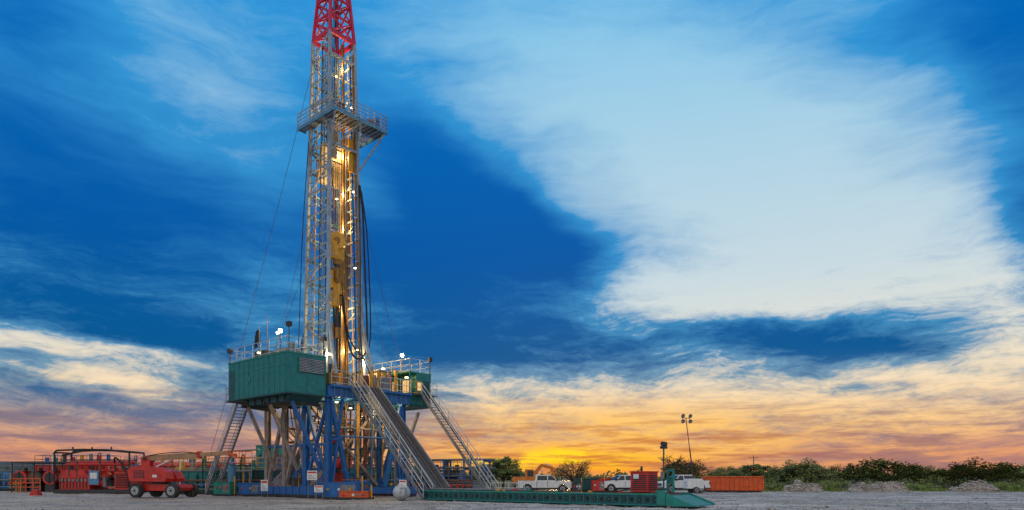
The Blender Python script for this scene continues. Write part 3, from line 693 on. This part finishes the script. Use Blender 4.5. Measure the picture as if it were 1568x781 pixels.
b.prism([(-2.0,2.2),(-1.3,2.2),(-1.2,3.0),(-1.7,3.35),(-2.1,3.2)],-.22,.22,RED)
b.beam((-1.9,0,3.12),(3.3,0,3.38),.34,.42,TAN); b.beam((3.2,0,3.375),(5.8,0,3.5),.26,.32,TAN); b.beam((5.7,0,3.5),(6.6,0,3.3),.16,.2,ORANGE)
b.beam((-.9,0,2.4),(.9,0,3.1),.12,.12,CHROME); b.box(3.15,3.35,-.22,.22,3.1,3.65,RED)
b.cyl((-1.7,-.3,3.1),(-1.7,.3,3.1),.16,DARK,12)
b.box(6.5,7.4,-.8,.8,2.5,2.58,DARK); b.rail([(6.5,-.8,2.58),(7.4,-.8,2.58),(7.4,.8,2.58),(6.5,.8,2.58),(6.5,-.8,2.58)],ORANGE,1.05,.8,.025)
b.tube(spl([(-1.5,-.25,3.3),(0,-.28,3.5),(2,-.28,3.6),(3.2,-.25,3.5)]),.04,BLACK,5)
b.build('boom',e,.02)
e=empty('excavator',W(806,88),.1); b=B()
for s_ in(-1,1):
    b.prism([(-1.6,.35),(-1.3,.05),(1.3,.05),(1.6,.35),(1.3,.7),(-1.3,.7)],s_*.9-.22,s_*.9+.22,BLACK)
    for k in range(5): b.cyl((-1.1+k*.55,s_*1.13-.01,.34),(-1.1+k*.55,s_*1.13+.01,.34),.17,GREY,10)
b.cyl((0,0,.65),(0,0,.85),.6,DARK,14); b.prism([(-1.8,.9),(.9,.9),(.9,1.5),(-.3,1.7),(-1.6,1.75),(-1.85,1.4)],-1,1,EXOR)
b.prism([(-.2,1.5),(.95,1.5),(1.05,2.1),(.75,2.7),(-.2,2.7)],-1.0,-.2,EXOR); b.box(0,.8,-1.01,-1.003,1.75,2.55,GLASS); 
b.beam((.6,.3,1.6),(2.0,.3,3.2),.3,.45,EXOR); b.beam((1.95,.3,3.25),(3.4,.3,2.9),.28,.4,EXOR); b.beam((3.35,.3,3.0),(3.7,.3,1.2),.22,.3,EXOR)
b.beam((1.0,.3,1.6),(2.2,.3,2.8),.1,.1,CHROME); b.beam((2.4,.3,3.45),(3.3,.3,3.25),.1,.1,CHROME)
b.prism([(3.3,1.3),(4.0,1.2),(4.0,.6),(3.6,.4),(3.2,.8)],-.2,.8,DARK)
b.build('machine',e,.03)
def rolloff(name,loc,rot,L,Wd,H,col,n=12):
    e=empty(name,loc,rot); b=B()
    t=.06
    b.box(-L/2,L/2,-Wd/2,-Wd/2+t,.2,H,col); b.box(-L/2,L/2,Wd/2-t,Wd/2,.2,H,col); b.box(-L/2,-L/2+t,-Wd/2+t,Wd/2-t,.2,H,col); b.box(L/2-t,L/2,-Wd/2+t,Wd/2-t,.2,H,col)
    b.box(-L/2+t,L/2-t,-Wd/2+t,Wd/2-t,.22,.3,RUST)
    for i in range(n+1):
        u=-L/2+.05+(L-.1)*i/n
        for s_ in(-1,1): b.box(u-.05,u+.05,min(s_*Wd/2,s_*(Wd/2+.09)),max(s_*Wd/2,s_*(Wd/2+.09)),.25,H-.06,col)
    for s_ in(-1,1): b.box(-L/2-.03,L/2+.03,min(s_*(Wd/2-.02),s_*(Wd/2+.12)),max(s_*(Wd/2-.02),s_*(Wd/2+.12)),H-.05,H+.07,col)
    for s_ in(-1,1): b.box(-L/2,L/2,s_*.5-.08,s_*.5+.08,.04,.2,DARK)
    for i in range(4):
        v=-Wd/2+.1+(Wd-.2)*i/3; b.box(L/2+.003,L/2+.07,v-.05,v+.05,.25,H-.1,col)
    for x in(-L/2+.5,L/2-.5): b.cyl((x,-Wd/2,.12),(x,-Wd/2+.2,.12),.12,DARK,10)
    b.build('body',e,.01); return e
rolloff('roll_off_container',W(1121,76),-.05,6.2,2.3,1.7,ORANGE)
rolloff('steel_bin',W(897,80),.05,2.6,2.0,1.5,TEALD,5)
rolloff('steel_bin',W(931,79),0,1.9,1.8,1.5,RED,4)
skid_box('welding_unit',W(915,76),.1,1.3,1.0,1.3,RED,7)
skid_box('air_compressor',W(882,74),.1,1.0,1.0,1.1,DARK,8)
e=empty('light_tower',W(1062,70),.2); b=B()
b.box(-.9,.9,-.5,.5,.5,1.2,WHITE); b.prism([(-.95,1.2),(.95,1.2),(.7,1.5),(-.8,1.5)],-.5,.5,WHITE)
for s_ in(-1,1): wheel(b,0,s_*.6,.33,.33,.2,s_)
b.beam((.9,0,.55),(1.9,0,.45),.1,.1,DARK)
top=Vector((-.85,0,7.7)); b.cyl((0,0,1.3),Vector((0,0,1.3)).lerp(top,.5),.07,DARK,8); b.cyl(Vector((0,0,1.3)).lerp(top,.45),top,.045,DARK,8)
b.beam(top-Vector((.45,0,0)),top+Vector((.45,0,0)),.06,.06,DARK)
for x in(-.4,.4):
    for z in(-.3,.25):
        c=top+Vector((x,-.05,z)); b.cyl(c,c+Vector((0,-.16,-.06)),.12,DARK,12,r2=.22); b.cyl(c+Vector((0,-.162,-.061)),c+Vector((0,-.17,-.063)),.2,GREY,12)
b.beam(top+Vector((-.4,0,-.3)),top+Vector((-.4,0,.3)),.04,.04,DARK); b.beam(top+Vector((.4,0,-.3)),top+Vector((.4,0,.3)),.04,.04,DARK)
b.build('tower',e,.01)
def pole(loc,h):
    e=empty('utility_pole',loc); b=B(); b.cyl((0,0,0),(0,0,h),.16,WOOD,8,r2=.1); b.beam((-1.1,0,h-.6),(1.1,0,h-.6),.12,.12,WOOD)
    for x in(-1,0,1): b.cyl((x,0,h-.55),(x,0,h-.3),.05,GREY,6)
    b.build('pole',e)
pole(W(1154,170),7.3); pole(W(1237,260),9)
# ================================================================== vegetation
def leafmat(name,col):
    return mat(name,col,.75,var=.3,scale=1.2,gamt=.1,bump=0,grime=(.05,.04,.02))
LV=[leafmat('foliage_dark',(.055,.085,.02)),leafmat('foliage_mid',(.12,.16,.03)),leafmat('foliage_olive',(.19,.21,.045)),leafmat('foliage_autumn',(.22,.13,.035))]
LG=[leafmat('bush_green',(.15,.22,.03)),leafmat('bush_yellow_green',(.30,.34,.05)),leafmat('bush_dark',(.07,.12,.02))]
BARK=mat('bark',(.09,.065,.045),.9)
def leaves(b,c,rad,n,size,mats,r,sq=.75):
    for _ in range(n):
        d=Vector((r.gauss(0,1),r.gauss(0,1),r.gauss(0,1))).normalized()*rad*(r.random()**.5)
        d.z*=sq; p=Vector(c)+d
        x=Vector((r.gauss(0,1),r.gauss(0,1),r.gauss(0,.5))).normalized(); y=x.orthogonal().normalized()
        s_=size*r.uniform(.6,1.3)
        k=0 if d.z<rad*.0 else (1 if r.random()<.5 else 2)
        if r.random()<.03 and len(mats)>3:k=3
        k=min(k,len(mats)-1)
        b.add([p-x*s_-y*s_*.4,p+x*s_*.2-y*s_*.6,p+x*s_+y*s_*.3,p-x*s_*.1+y*s_*.7],[(0,1,2,3)],mats[k])
def tree_mesh(name,h,w,seed,mats,dens=1.0,low=.18,bare=False):
    r=random.Random(seed); b=B()
    b.cyl((0,0,-.1),(.1,0,h*.25),.18*h/5,BARK,8,r2=.13*h/5)
    tips=[]
    for i in range(9 if not bare else 16):
        a=i*2.4+r.random(); rr=w/2*r.uniform(.45,.82); z=h*(r.uniform(.35,.72) if not bare else r.uniform(.4,.9))
        p1=Vector((.1,0,h*.22)); p3=Vector((rr*math.cos(a),rr*math.sin(a),z)); p2=p1.lerp(p3,.5)+Vector((0,0,.1*h*r.uniform(-.5,1)))
        b.cyl(p1,p2,.09*h/5,BARK,6,r2=.06*h/5); b.cyl(p2,p3,.06*h/5,BARK,5,r2=.02); tips+= [p3,p2]
        for k in range(4 if not bare else 9):
            q=p2.lerp(p3,r.random()); t=q+Vector((r.gauss(0,1),r.gauss(0,1),abs(r.gauss(0,.8))))*w*.09; b.cyl(q,t,.03,BARK,4,r2=.012)
            if bare:
                for kk in range(3): b.cyl(q.lerp(t,.6),t+Vector((r.gauss(0,.3),r.gauss(0,.3),r.gauss(0,.3))),.018,BARK,3,r2=.008)
    # overlapping clumps filling a low dome
    nc=int(46*dens) if not bare else int(22*dens)
    for i in range(nc):
        a=r.random()*6.283; rf=math.sqrt(r.random()); top=math.sqrt(max(0,1-(rf*.93)**2))
        zz_=h*(low+.10+(.80-low)*top*r.uniform(.35,1.0)); rr=w/2*.88*rf
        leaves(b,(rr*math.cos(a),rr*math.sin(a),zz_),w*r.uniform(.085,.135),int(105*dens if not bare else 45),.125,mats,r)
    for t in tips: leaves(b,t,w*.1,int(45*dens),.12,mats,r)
    o=b.build(name); me=o.data; bpy.data.objects.remove(o); return me
tm=[tree_mesh('oak_crown_mesh_%d'%i,5.0,8.0+i*.6,20+i,LV,1.15,low=.04) for i in range(4)]
tb=[tree_mesh('bare_tree_mesh',5.0,7.0,50,[LV[3],LV[3],LV[2],LV[3]],.5,bare=True)]
tu=[tree_mesh('upright_tree_mesh',5.0,5.2,61,[LV[0],LV[1],LV[2],LV[3]],1.0,low=.12)]
def place(name,me,loc,s=1,rz=0,sz=None):
    o=bpy.data.objects.new(name,me); scene.collection.objects.link(o); o.location=loc; o.rotation_euler=(0,0,rz); o.scale=(s,s,sz or s); return o
def trz(px,top,wpx,d,me,mw,name='live_oak_tree',rz=0):
    s=wpx/F*d/mw*1.08; h=(CAMH+(HY-top)/F*d)*1.06; place(name,me,W(px,d),s,rz,h/5.0)
trz(770,695,64,105,tu[0],5.4,'mesquite_tree',.4); trz(742,708,50,120,tm[0],8,'live_oak_tree',1)
trz(878,705,68,105,tb[0],7,'bare_tree',.3); trz(1048,699,74,115,tb[0],6.6,'bare_tree',2.3); trz(1040,704,60,125,tu[0],5.4,'mesquite_tree',3)
trz(1112,713,60,125,tm[1],8.6,rz=.5); trz(1155,708,70,130,tu[0],5.4,'mesquite_tree',1.5); trz(1190,716,50,118,tm[3],9.8,rz=2)
trz(1232,702,100,112,tm[0],8,rz=1.2); trz(1290,712,70,122,tm[2],9.2,rz=4); trz(1350,702,118,110,tm[1],8.6,rz=2.6); trz(1412,711,70,124,tm[3],9.8,rz=.9)
trz(1440,716,60,116,tu[0],5.4,'mesquite_tree',5); trz(1500,702,112,108,tm[2],9.2,rz=3.3); trz(1556,708,80,118,tm[0],8,rz=5.1); trz(1625,704,110,112,tm[1],8.6,rz=.2); trz(1710,706,110,118,tm[3],9.8,rz=.2)
r=random.Random(99); b=B()
for i in range(230):
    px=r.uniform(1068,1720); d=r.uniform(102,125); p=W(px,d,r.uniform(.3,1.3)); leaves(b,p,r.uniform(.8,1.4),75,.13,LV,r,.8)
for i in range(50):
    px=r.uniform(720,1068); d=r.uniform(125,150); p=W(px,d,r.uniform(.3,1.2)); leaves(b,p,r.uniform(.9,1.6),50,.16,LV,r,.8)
b.build('understorey_shrubs')
b=B()
for i in range(620):
    px=r.uniform(-500,2200); d=r.uniform(260,420)
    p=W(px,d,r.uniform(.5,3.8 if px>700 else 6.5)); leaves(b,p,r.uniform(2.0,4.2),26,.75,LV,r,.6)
b.build('distant_trees')
def bush(px,d,w,h,seed):
    r=random.Random(seed); b=B()
    for i in range(6): b.cyl((0,0,0),(r.uniform(-.4,.4)*w,r.uniform(-.3,.3)*w,h*.7),.025,BARK,4,r2=.01)
    for i in range(int(10+w*3)):
        c=(r.uniform(-.5,.5)*w,r.uniform(-.25,.25)*w,h*r.uniform(.15,.75)); leaves(b,c,h*.35,60,.07,LG,r,.8)
    o=b.build('green_bush'); o.location=W(px,d)
for i,(px,w,h) in enumerate([(1272,3.2,1.3),(1410,4.6,1.1),(1538,4.4,1.2),(1205,2.2,.8),(1330,2,.7),(1640,4,1.2),(1180,1.6,.8)]): bush(px,84,w,h,200+i)
STONE=mat('limestone_rubble',(.36,.31,.27),.9,var=.4,scale=1.5,gamt=.6,grime=(.14,.10,.08),bump=.6)
STONE2=mat('limestone_light',(.5,.45,.40),.9,var=.3)
def pile(px,d,w,h,seed):
    r=random.Random(seed); b=B(); n=34;m_=16; vs=[];fs=[]
    for i in range(n+1):
        for j in range(m_+1):
            x=-1+2*i/n;y=-1+2*j/m_; e_=max(0,1-(x*x)**1.3-(y*y)); z=h*e_**.6*(.72+.55*noise.noise(Vector((x*2.4+seed,y*2,0))))+ .12*noise.noise(Vector((x*9,y*7,seed)))*(e_>0)
            vs.append((x*w/2,y*w*.22,max(z,-.05)))
    for i in range(n):
        for j in range(m_): a=i*(m_+1)+j; fs.append((a,a+m_+1,a+m_+2,a+1))
    b.add(vs,fs,STONE,False)
    for k in range(520):
        i=r.randrange(len(vs)); p=vs[i]
        if p[2]<.03 and r.random()<.6: continue
        s_=r.uniform(.05,.2); c=Vector(p)+Vector((r.uniform(-.15,.15),r.uniform(-.1,.1),s_*.2))
        ov=[c+Vector(q)*s_*r.uniform(.7,1.2) for q in((1,0,0),(0,1,0),(-1,0,0),(0,-1,0),(0,0,.8),(0,0,-.8))]
        b.add(ov,[(0,1,4),(1,2,4),(2,3,4),(3,0,4),(1,0,5),(2,1,5),(3,2,5),(0,3,5)],r.choice([STONE,STONE2]))
    o=b.build('rubble_pile'); o.location=W(px,d)
pile(1228,78,4.4,1.25,1); pile(1345,78,6.8,1.25,2); pile(1492,78,5.4,1.2,3); pile(1640,79,5,1.2,4)
# ================================================================== ground
def axis(lo,hi,st,far):
    a=[];x=lo
    while x<=hi: a.append(x); x+=st
    s_=st; y=a[-1]
    while y<far: s_*=1.35; y+=s_; a.append(y)
    s_=st; y=a[0]; pre=[]
    while y>-far: s_*=1.35; y-=s_; pre.append(y)
    return pre[::-1]+a
xs=axis(-45,50,.35,3000); ys=axis(24,92,.3,3000)
vs=[];fs=[]
def gz(x,y):
    f=1.0 if (24<y<92 and -45<x<50) else 0
    if not f: return -.03
    e_=min(1,(y-24)/4,(92-y)/4)
    z=.05*noise.noise(Vector((x*.25,y*.35,0)))+.05*noise.noise(Vector((x*.9,y*1.3,3)))+.035*noise.noise(Vector((x*2.6,y*2.6,7)))
    rut=math.sin((y-.12*x+1.2*noise.noise(Vector((x*.05,y*.05,5))))*1.9)
    if y<52: z-=.06*max(0,rut-.5)*2*max(0,noise.noise(Vector((x*.08,y*.1,9)))+.45)
    return z*e_-.03
for y in ys:
    for x in xs: vs.append((x,y,gz(x,y)))
nx=len(xs)
for j in range(len(ys)-1):
    for i in range(nx-1): a=j*nx+i; fs.append((a,a+1,a+nx+1,a+nx))
me=bpy.data.meshes.new('ground'); me.from_pydata(vs,[],fs); me.update()
me.polygons.foreach_set('use_smooth',[True]*len(fs))
g=bpy.data.objects.new('ground',me); scene.collection.objects.link(g)
gm=bpy.data.materials.new('caliche_gravel_and_pasture'); gm.use_nodes=True; t=gm.node_tree; L=t.links; p=t.nodes['Principled BSDF']
tc=nd(t,'ShaderNodeTexCoord'); 
def noi(sc,det=6,vec=None,ro=.6):
    n=nd(t,'ShaderNodeTexNoise'); n.inputs['Scale'].default_value=sc; n.inputs['Detail'].default_value=det; n.inputs['Roughness'].default_value=ro; L.new(vec or tc.outputs['Object'],n.inputs['Vector']); return n.outputs[0]
mp=nd(t,'ShaderNodeMapping'); mp.inputs['Rotation'].default_value=(0,0,-.12); mp.inputs['Scale'].default_value=(.12,.6,1); L.new(tc.outputs['Object'],mp.inputs[0])
def mr(v,a,b_,c=0,d=1):
    n=nd(t,'ShaderNodeMapRange'); n.interpolation_type='SMOOTHSTEP'; n.inputs[1].default_value=a;n.inputs[2].default_value=b_;n.inputs[3].default_value=c;n.inputs[4].default_value=d; L.new(v,n.inputs[0]); return n.outputs[0]
def mixc(f,a,b_):
    n=nd(t,'ShaderNodeMix',data_type='RGBA'); L.new(f,n.inputs[0])
    for k,v in((6,a),(7,b_)):
        if isinstance(v,tuple): n.inputs[k].default_value=v
        else: L.new(v,n.inputs[k])
    return n.outputs[2]
streak=noi(1.0,6,mp.outputs[0],.65); fine=noi(4,7); big=noi(.07,4); grit=noi(14,4)
sep=nd(t,'ShaderNodeSeparateXYZ'); L.new(tc.outputs['Object'],sep.inputs[0])
c=mixc(mr(streak,.43,.57),(.14,.115,.095,1),(.56,.52,.48,1))
c=mixc(mr(fine,.46,.64,0,.55),c,(.74,.71,.68,1))
c=mixc(mr(big,.45,.7,0,.6),c,(.30,.25,.20,1))
c=mixc(mr(grit,.52,.68,0,.8),c,(.13,.11,.09,1))
ad0=nd(t,'ShaderNodeMath',operation='MULTIPLY_ADD'); L.new(big,ad0.inputs[0]); ad0.inputs[1].default_value=16; L.new(sep.outputs[0],ad0.inputs[2])
c=mixc(mr(ad0.outputs[0],10,-6,0,.42),c,(.36,.26,.18,1))
ad=nd(t,'ShaderNodeMath',operation='MULTIPLY_ADD'); L.new(big,ad.inputs[0]); ad.inputs[1].default_value=22; L.new(sep.outputs[1],ad.inputs[2])
grass=mixc(mr(fine,.35,.65),(.06,.075,.02,1),(.17,.16,.06,1))
c=mixc(mr(ad.outputs[0],92,99),c,grass)
L.new(c,p.inputs['Base Color']); L.new(mr(streak,.36,.52,.30,.92),p.inputs['Roughness'])
bp=nd(t,'ShaderNodeBump'); bp.inputs['Strength'].default_value=.8; bp.inputs['Distance'].default_value=.14; L.new(fine,bp.inputs['Height']); L.new(bp.outputs[0],p.inputs['Normal'])
me.materials.append(gm)
r=random.Random(5); b=B()
for k in range(4200):
    y=31+ (r.random()**1.6)*45; x=r.uniform(-.8,.8)*y; s_=r.uniform(.02,.06)*(2.0 if r.random()<.06 else 1); z=gz(x,y)
    c_=Vector((x,y,z+s_*.3)); ov=[c_+Vector(q)*s_*r.uniform(.7,1.3) for q in((1,0,0),(0,1,0),(-1,0,0),(0,-1,0),(0,0,.7),(0,0,-.7))]
    b.add(ov,[(0,1,4),(1,2,4),(2,3,4),(3,0,4),(1,0,5),(2,1,5),(3,2,5),(0,3,5)],STONE if r.random()<.6 else STONE2)
b.build('loose_stones')
b=B()
for k in range(9000):
    px=r.uniform(1060,1750); d=r.uniform(79,98); q=W(px,d,-.05); hgt=r.uniform(.1,.38); a=r.random()*3.14; w_=.05
    b.add([q+Vector((-w_*math.cos(a),-w_*math.sin(a),0)),q+Vector((w_*math.cos(a),w_*math.sin(a),0)),q+Vector((r.uniform(-.12,.12),r.uniform(-.1,.1),hgt))],[(0,1,2)],r.choice(LG+[LV[2]]))
b.build('roadside_grass')
b=B(); n=90; vs=[];fs=[]
for i in range(n+1):
    a=math.radians(-75+150*i/n); 
    hh=4+ (13*max(0,min(1,(-math.degrees(a)-15)/18))) +2.5*noise.noise(Vector((i*.13,0,0)))
    for (d,z) in((620,-1),(700,hh*.7),(760,hh),(900,-2)): vs.append((math.sin(a)*d,math.cos(a)*d,z))
for i in range(n):
    for j in range(3): q=i*4+j; fs.append((q,q+4,q+5,q+1))
b.add(vs,fs,leafmat('hill_scrub',(.06,.06,.035)),True); b.build('hills')
# ================================================================== world
w=bpy.data.worlds.new('World'); scene.world=w; w.use_nodes=True; t=w.node_tree; L=t.links
for n in list(t.nodes): t.nodes.remove(n)
out=nd(t,'ShaderNodeOutputWorld'); bg=nd(t,'ShaderNodeBackground'); L.new(bg.outputs[0],out.inputs[0])
tc=nd(t,'ShaderNodeTexCoord'); sep=nd(t,'ShaderNodeSeparateXYZ'); L.new(tc.outputs['Generated'],sep.inputs[0])
def M(op,a,b_=None,c=None,clamp=False):
    n=nd(t,'ShaderNodeMath',operation=op); n.use_clamp=clamp
    for i,v in enumerate((a,b_,c)):
        if v is None: continue
        if isinstance(v,(int,float)): n.inputs[i].default_value=v
        else: L.new(v,n.inputs[i])
    return n.outputs[0]
X,Y,Z=sep.outputs
az=M('MULTIPLY',M('ARCTAN2',X,Y),57.2958)
hyp=M('SQRT',M('ADD',M('MULTIPLY',X,X),M('MULTIPLY',Y,Y)))
el=M('MULTIPLY',M('ARCTAN2',Z,hyp),57.2958)
cmb=nd(t,'ShaderNodeCombineXYZ'); L.new(az,cmb.inputs[0]); L.new(el,cmb.inputs[1]); P0=cmb.outputs[0]
def wn_(vec,scale,rot=0,sc=(1,1,1),det=5,ro=.55,dist=0,off=(0,0,0)):
    mp=nd(t,'ShaderNodeMapping'); mp.inputs['Rotation'].default_value=(0,0,math.radians(rot)); mp.inputs['Scale'].default_value=sc; mp.inputs['Location'].default_value=off; L.new(vec,mp.inputs[0])
    n=nd(t,'ShaderNodeTexNoise'); n.inputs['Scale'].default_value=scale; n.inputs['Detail'].default_value=det; n.inputs['Roughness'].default_value=ro; n.inputs['Distortion'].default_value=dist; L.new(mp.outputs[0],n.inputs['Vector']); return n
wc=wn_(P0,.08,0,(1,1.6,1),3)
vm=nd(t,'ShaderNodeVectorMath',operation='SUBTRACT'); L.new(wc.outputs['Color'],vm.inputs[0]); vm.inputs[1].default_value=(.5,.5,.5)
vm2=nd(t,'ShaderNodeVectorMath',operation='MULTIPLY'); L.new(vm.outputs[0],vm2.inputs[0]); vm2.inputs[1].default_value=(9,4.0,0)
vm3=nd(t,'ShaderNodeVectorMath',operation='ADD'); L.new(vm2.outputs[0],vm3.inputs[0]); L.new(P0,vm3.inputs[1]); P1=vm3.outputs[0]
def ae(px,py): 
    return math.degrees(math.atan((px-CX)/F)), math.degrees(math.atan((HY-py)/math.hypot(F,px-CX)))
def blob(px,py,rx,ry,ang,vec=None):
    a,e_=ae(px,py); ca=math.cos(math.radians(a)); k=57.3/F
    mp=nd(t,'ShaderNodeMapping'); mp.vector_type='TEXTURE'
    mp.inputs['Location'].default_value=(a,e_,0); mp.inputs['Rotation'].default_value=(0,0,math.radians(ang)); mp.inputs['Scale'].default_value=(rx*k*ca*ca,ry*k*ca,1000)
    L.new(vec or P1,mp.inputs[0]); gr=nd(t,'ShaderNodeTexGradient',gradient_type='SPHERICAL'); L.new(mp.outputs[0],gr.inputs[0])
    n=nd(t,'ShaderNodeMapRange'); n.interpolation_type='SMOOTHSTEP'; n.inputs[2].default_value=1.0; L.new(gr.outputs['Fac'],n.inputs[0]); return n.outputs[0]
pos=[(1180,330,700,270,-22,.85),(800,60,600,230,-12,.55),(1250,120,480,260,-20,.30),(1330,420,370,150,-14,.45),(950,450,420,70,-6,.85),
 (300,90,330,170,-20,.42),(60,525,280,30,-8,.85),(190,592,280,24,-8,.85),(1150,620,760,80,0,.85),(380,405,260,40,-14,.3),(640,590,300,36,-5,.35),
 (1530,560,170,60,-10,.45),(900,690,600,28,0,.5),(240,550,210,16,-6,.6),(1010,150,380,200,-25,.25)]
neg=[(760,330,340,100,-30,1.2),(700,430,340,110,-14,.8),(1240,512,300,56,-6,1.15),(1440,545,170,44,-8,.8),(170,330,480,160,-8,.6),(1560,10,300,170,-30,.6),(1600,330,130,190,0,.5),
 (650,535,270,50,-4,.6),(20,10,240,150,20,.25),(800,545,220,24,-3,.4),(150,462,340,36,-6,.45),(1400,598,260,18,-6,.45),(300,625,360,34,-5,.5),(250,525,330,60,-6,.4)]
acc=None
for (s_,lst) in((1,pos),(-1,neg)):
    for q in lst:
        v=blob(*q[:5]); acc=M('MULTIPLY_ADD',v,s_*q[5],acc if acc is not None else .17)
n1=wn_(P1,.14,14,(.45,2.0,1),5,.55).outputs[0]
n2=wn_(P1,.5,10,(.5,2.6,1),6,.62).outputs[0]
n4=wn_(P1,1.5,18,(.6,1.7,1),5,.68,.6).outputs[0]
zz=M('ADD',M('MAXIMUM',Z,0),.06); cp=nd(t,'ShaderNodeCombineXYZ'); L.new(M('DIVIDE',X,zz),cp.inputs[0]); L.new(M('DIVIDE',Y,zz),cp.inputs[1])
n3=wn_(cp.outputs[0],1.0,25,(1,.6,1),7,.66,.5).outputs[0]
lo=nd(t,'ShaderNodeMapRange'); lo.inputs[1].default_value=20; lo.inputs[2].default_value=10; L.new(el,lo.inputs[0]); lowm=lo.outputs[0]
acc=M('MULTIPLY_ADD',M('SUBTRACT',n1,.5),.75,acc)
acc=M('ADD',acc,M('MULTIPLY',M('SUBTRACT',n2,.5),M('MULTIPLY_ADD',lowm,.8,.35)))
acc=M('ADD',acc,M('MULTIPLY',M('SUBTRACT',n3,.5),M('MULTIPLY_ADD',lowm,2.2,.25)))
acc=M('ADD',acc,M('MULTIPLY',M('SUBTRACT',n4,.5),M('MULTIPLY_ADD',lowm,.75,.12)))
cl=nd(t,'ShaderNodeMapRange'); cl.interpolation_type='SMOOTHSTEP'; cl.inputs[1].default_value=-.40; cl.inputs[2].default_value=1.22; L.new(acc,cl.inputs[0]); C=cl.outputs[0]
def ramp(stops,fac):
    n=nd(t,'ShaderNodeValToRGB'); e_=n.color_ramp.elements
    while len(e_)<len(stops): e_.new(.5)
    for i,(p_,c_) in enumerate(stops): e_[i].position=p_/90.0; e_[i].color=lin(c_)
    L.new(fac,n.inputs[0]); return n.outputs[0]
ef=M('DIVIDE',M('MAXIMUM',el,0),90.0)
base=ramp([(0,(186,118,106)),(2,(170,124,122)),(4,(115,118,142)),(6.5,(48,102,148)),(10,(0,88,148)),(18,(0,88,165)),(34,(0,106,190)),(60,(70,130,185))],ef)
mid=ramp([(0,(215,138,98)),(2,(222,152,112)),(4.5,(188,160,146)),(7,(128,158,176)),(11,(66,140,188)),(18,(52,142,202)),(34,(50,150,216)),(60,(120,170,205))],ef)
cloud=ramp([(0,(228,150,100)),(2,(248,176,108)),(4.2,(255,206,142)),(7,(250,224,186)),(11,(226,225,214)),(16,(200,218,226)),(25,(172,210,230)),(36,(126,196,234)),(60,(190,210,230))],ef)
def mixn(f,a,b_,bt='MIX'):
    n=nd(t,'ShaderNodeMix',data_type='RGBA'); n.blend_type=bt
    if isinstance(f,(int,float)): n.inputs[0].default_value=f
    else: L.new(f,n.inputs[0])
    for k,v in((6,a),(7,b_)):
        if isinstance(v,tuple): n.inputs[k].default_value=v
        else: L.new(v,n.inputs[k])
    return n.outputs[2]
col=mixn(M('MULTIPLY',C,2.0,None,True),base,mid)
col=mixn(M('MULTIPLY_ADD',C,2.0,-1.0,True),col,cloud)
gA=blob(930,678,600,95,0,P0); gB=blob(880,710,290,40,0); gC=blob(850,702,210,24,0)
st=wn_(P0,.42,3,(.35,3.2,1),6,.62,off=(3,7,0)).outputs[0]
sm=nd(t,'ShaderNodeMapRange'); sm.interpolation_type='SMOOTHSTEP'; sm.inputs[1].default_value=.46; sm.inputs[2].default_value=.62; L.new(st,sm.inputs[0]); SM=sm.outputs[0]
col=mixn(M('MULTIPLY',gA,M('MULTIPLY_ADD',C,.8,.15)),col,lin((255,196,88)))
col=mixn(M('MULTIPLY',gB,.95),col,lin((255,160,10)))
col=mixn(M('MULTIPLY',gC,M('SUBTRACT',1.0,SM)),col,lin((255,222,40)))
lm=nd(t,'ShaderNodeMapRange'); lm.inputs[1].default_value=8; lm.inputs[2].default_value=3; lm.inputs[4].default_value=.68; L.new(el,lm.inputs[0])
dk=mixn(gA,lin((132,108,122)),lin((190,98,44)))
col=mixn(M('MULTIPLY',SM,lm.outputs[0]),col,dk)
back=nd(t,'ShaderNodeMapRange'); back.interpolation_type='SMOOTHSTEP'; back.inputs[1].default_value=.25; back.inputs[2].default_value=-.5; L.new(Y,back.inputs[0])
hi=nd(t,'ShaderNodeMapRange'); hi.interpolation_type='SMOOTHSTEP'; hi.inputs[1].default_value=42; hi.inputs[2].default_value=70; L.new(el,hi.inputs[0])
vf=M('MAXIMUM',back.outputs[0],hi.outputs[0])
col=mixn(M('MULTIPLY',vf,.8),col,(.86,.83,.81,1))  # pale fill light added to the sky behind the camera and overhead
sky=nd(t,'ShaderNodeTexSky'); sky.sky_type='NISHITA'; sky.sun_disc=False; sky.sun_elevation=math.radians(3); sky.sun_rotation=math.radians(5)
sk=nd(t,'ShaderNodeVectorMath',operation='SCALE'); L.new(sky.outputs[0],sk.inputs[0]); sk.inputs['Scale'].default_value=.001
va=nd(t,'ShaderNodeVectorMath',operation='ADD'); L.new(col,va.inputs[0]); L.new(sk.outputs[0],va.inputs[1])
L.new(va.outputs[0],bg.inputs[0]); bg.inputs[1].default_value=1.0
try:
    w.cycles.sampling_method='MANUAL'; w.cycles.sample_map_resolution=256
except Exception as ex: print(ex)
sl=bpy.data.lights.new('sun','SUN'); sl.energy=.9; sl.angle=math.radians(4); sl.color=(1,.62,.32)
so=bpy.data.objects.new('sun',sl); scene.collection.objects.link(so)
sd=Vector((math.sin(math.radians(5)),math.cos(math.radians(5)),math.tan(math.radians(3)))); so.rotation_euler=sd.to_track_quat('Z','Y').to_euler(); so.location=(10,80,30)
# ================================================================== camera
cam=bpy.data.cameras.new('camera'); co=bpy.data.objects.new('camera',cam); scene.collection.objects.link(co)
co.location=(0,0,CAMH); co.rotation_euler=(math.radians(90),0,0); cam.sensor_width=36; cam.lens=F/1568*36; cam.shift_y=(HY-390.5)/1568; cam.clip_end=8000; cam.clip_start=.1
scene.camera=co
scene.view_settings.view_transform='Standard'; scene.view_settings.look='None'; scene.view_settings.exposure=0
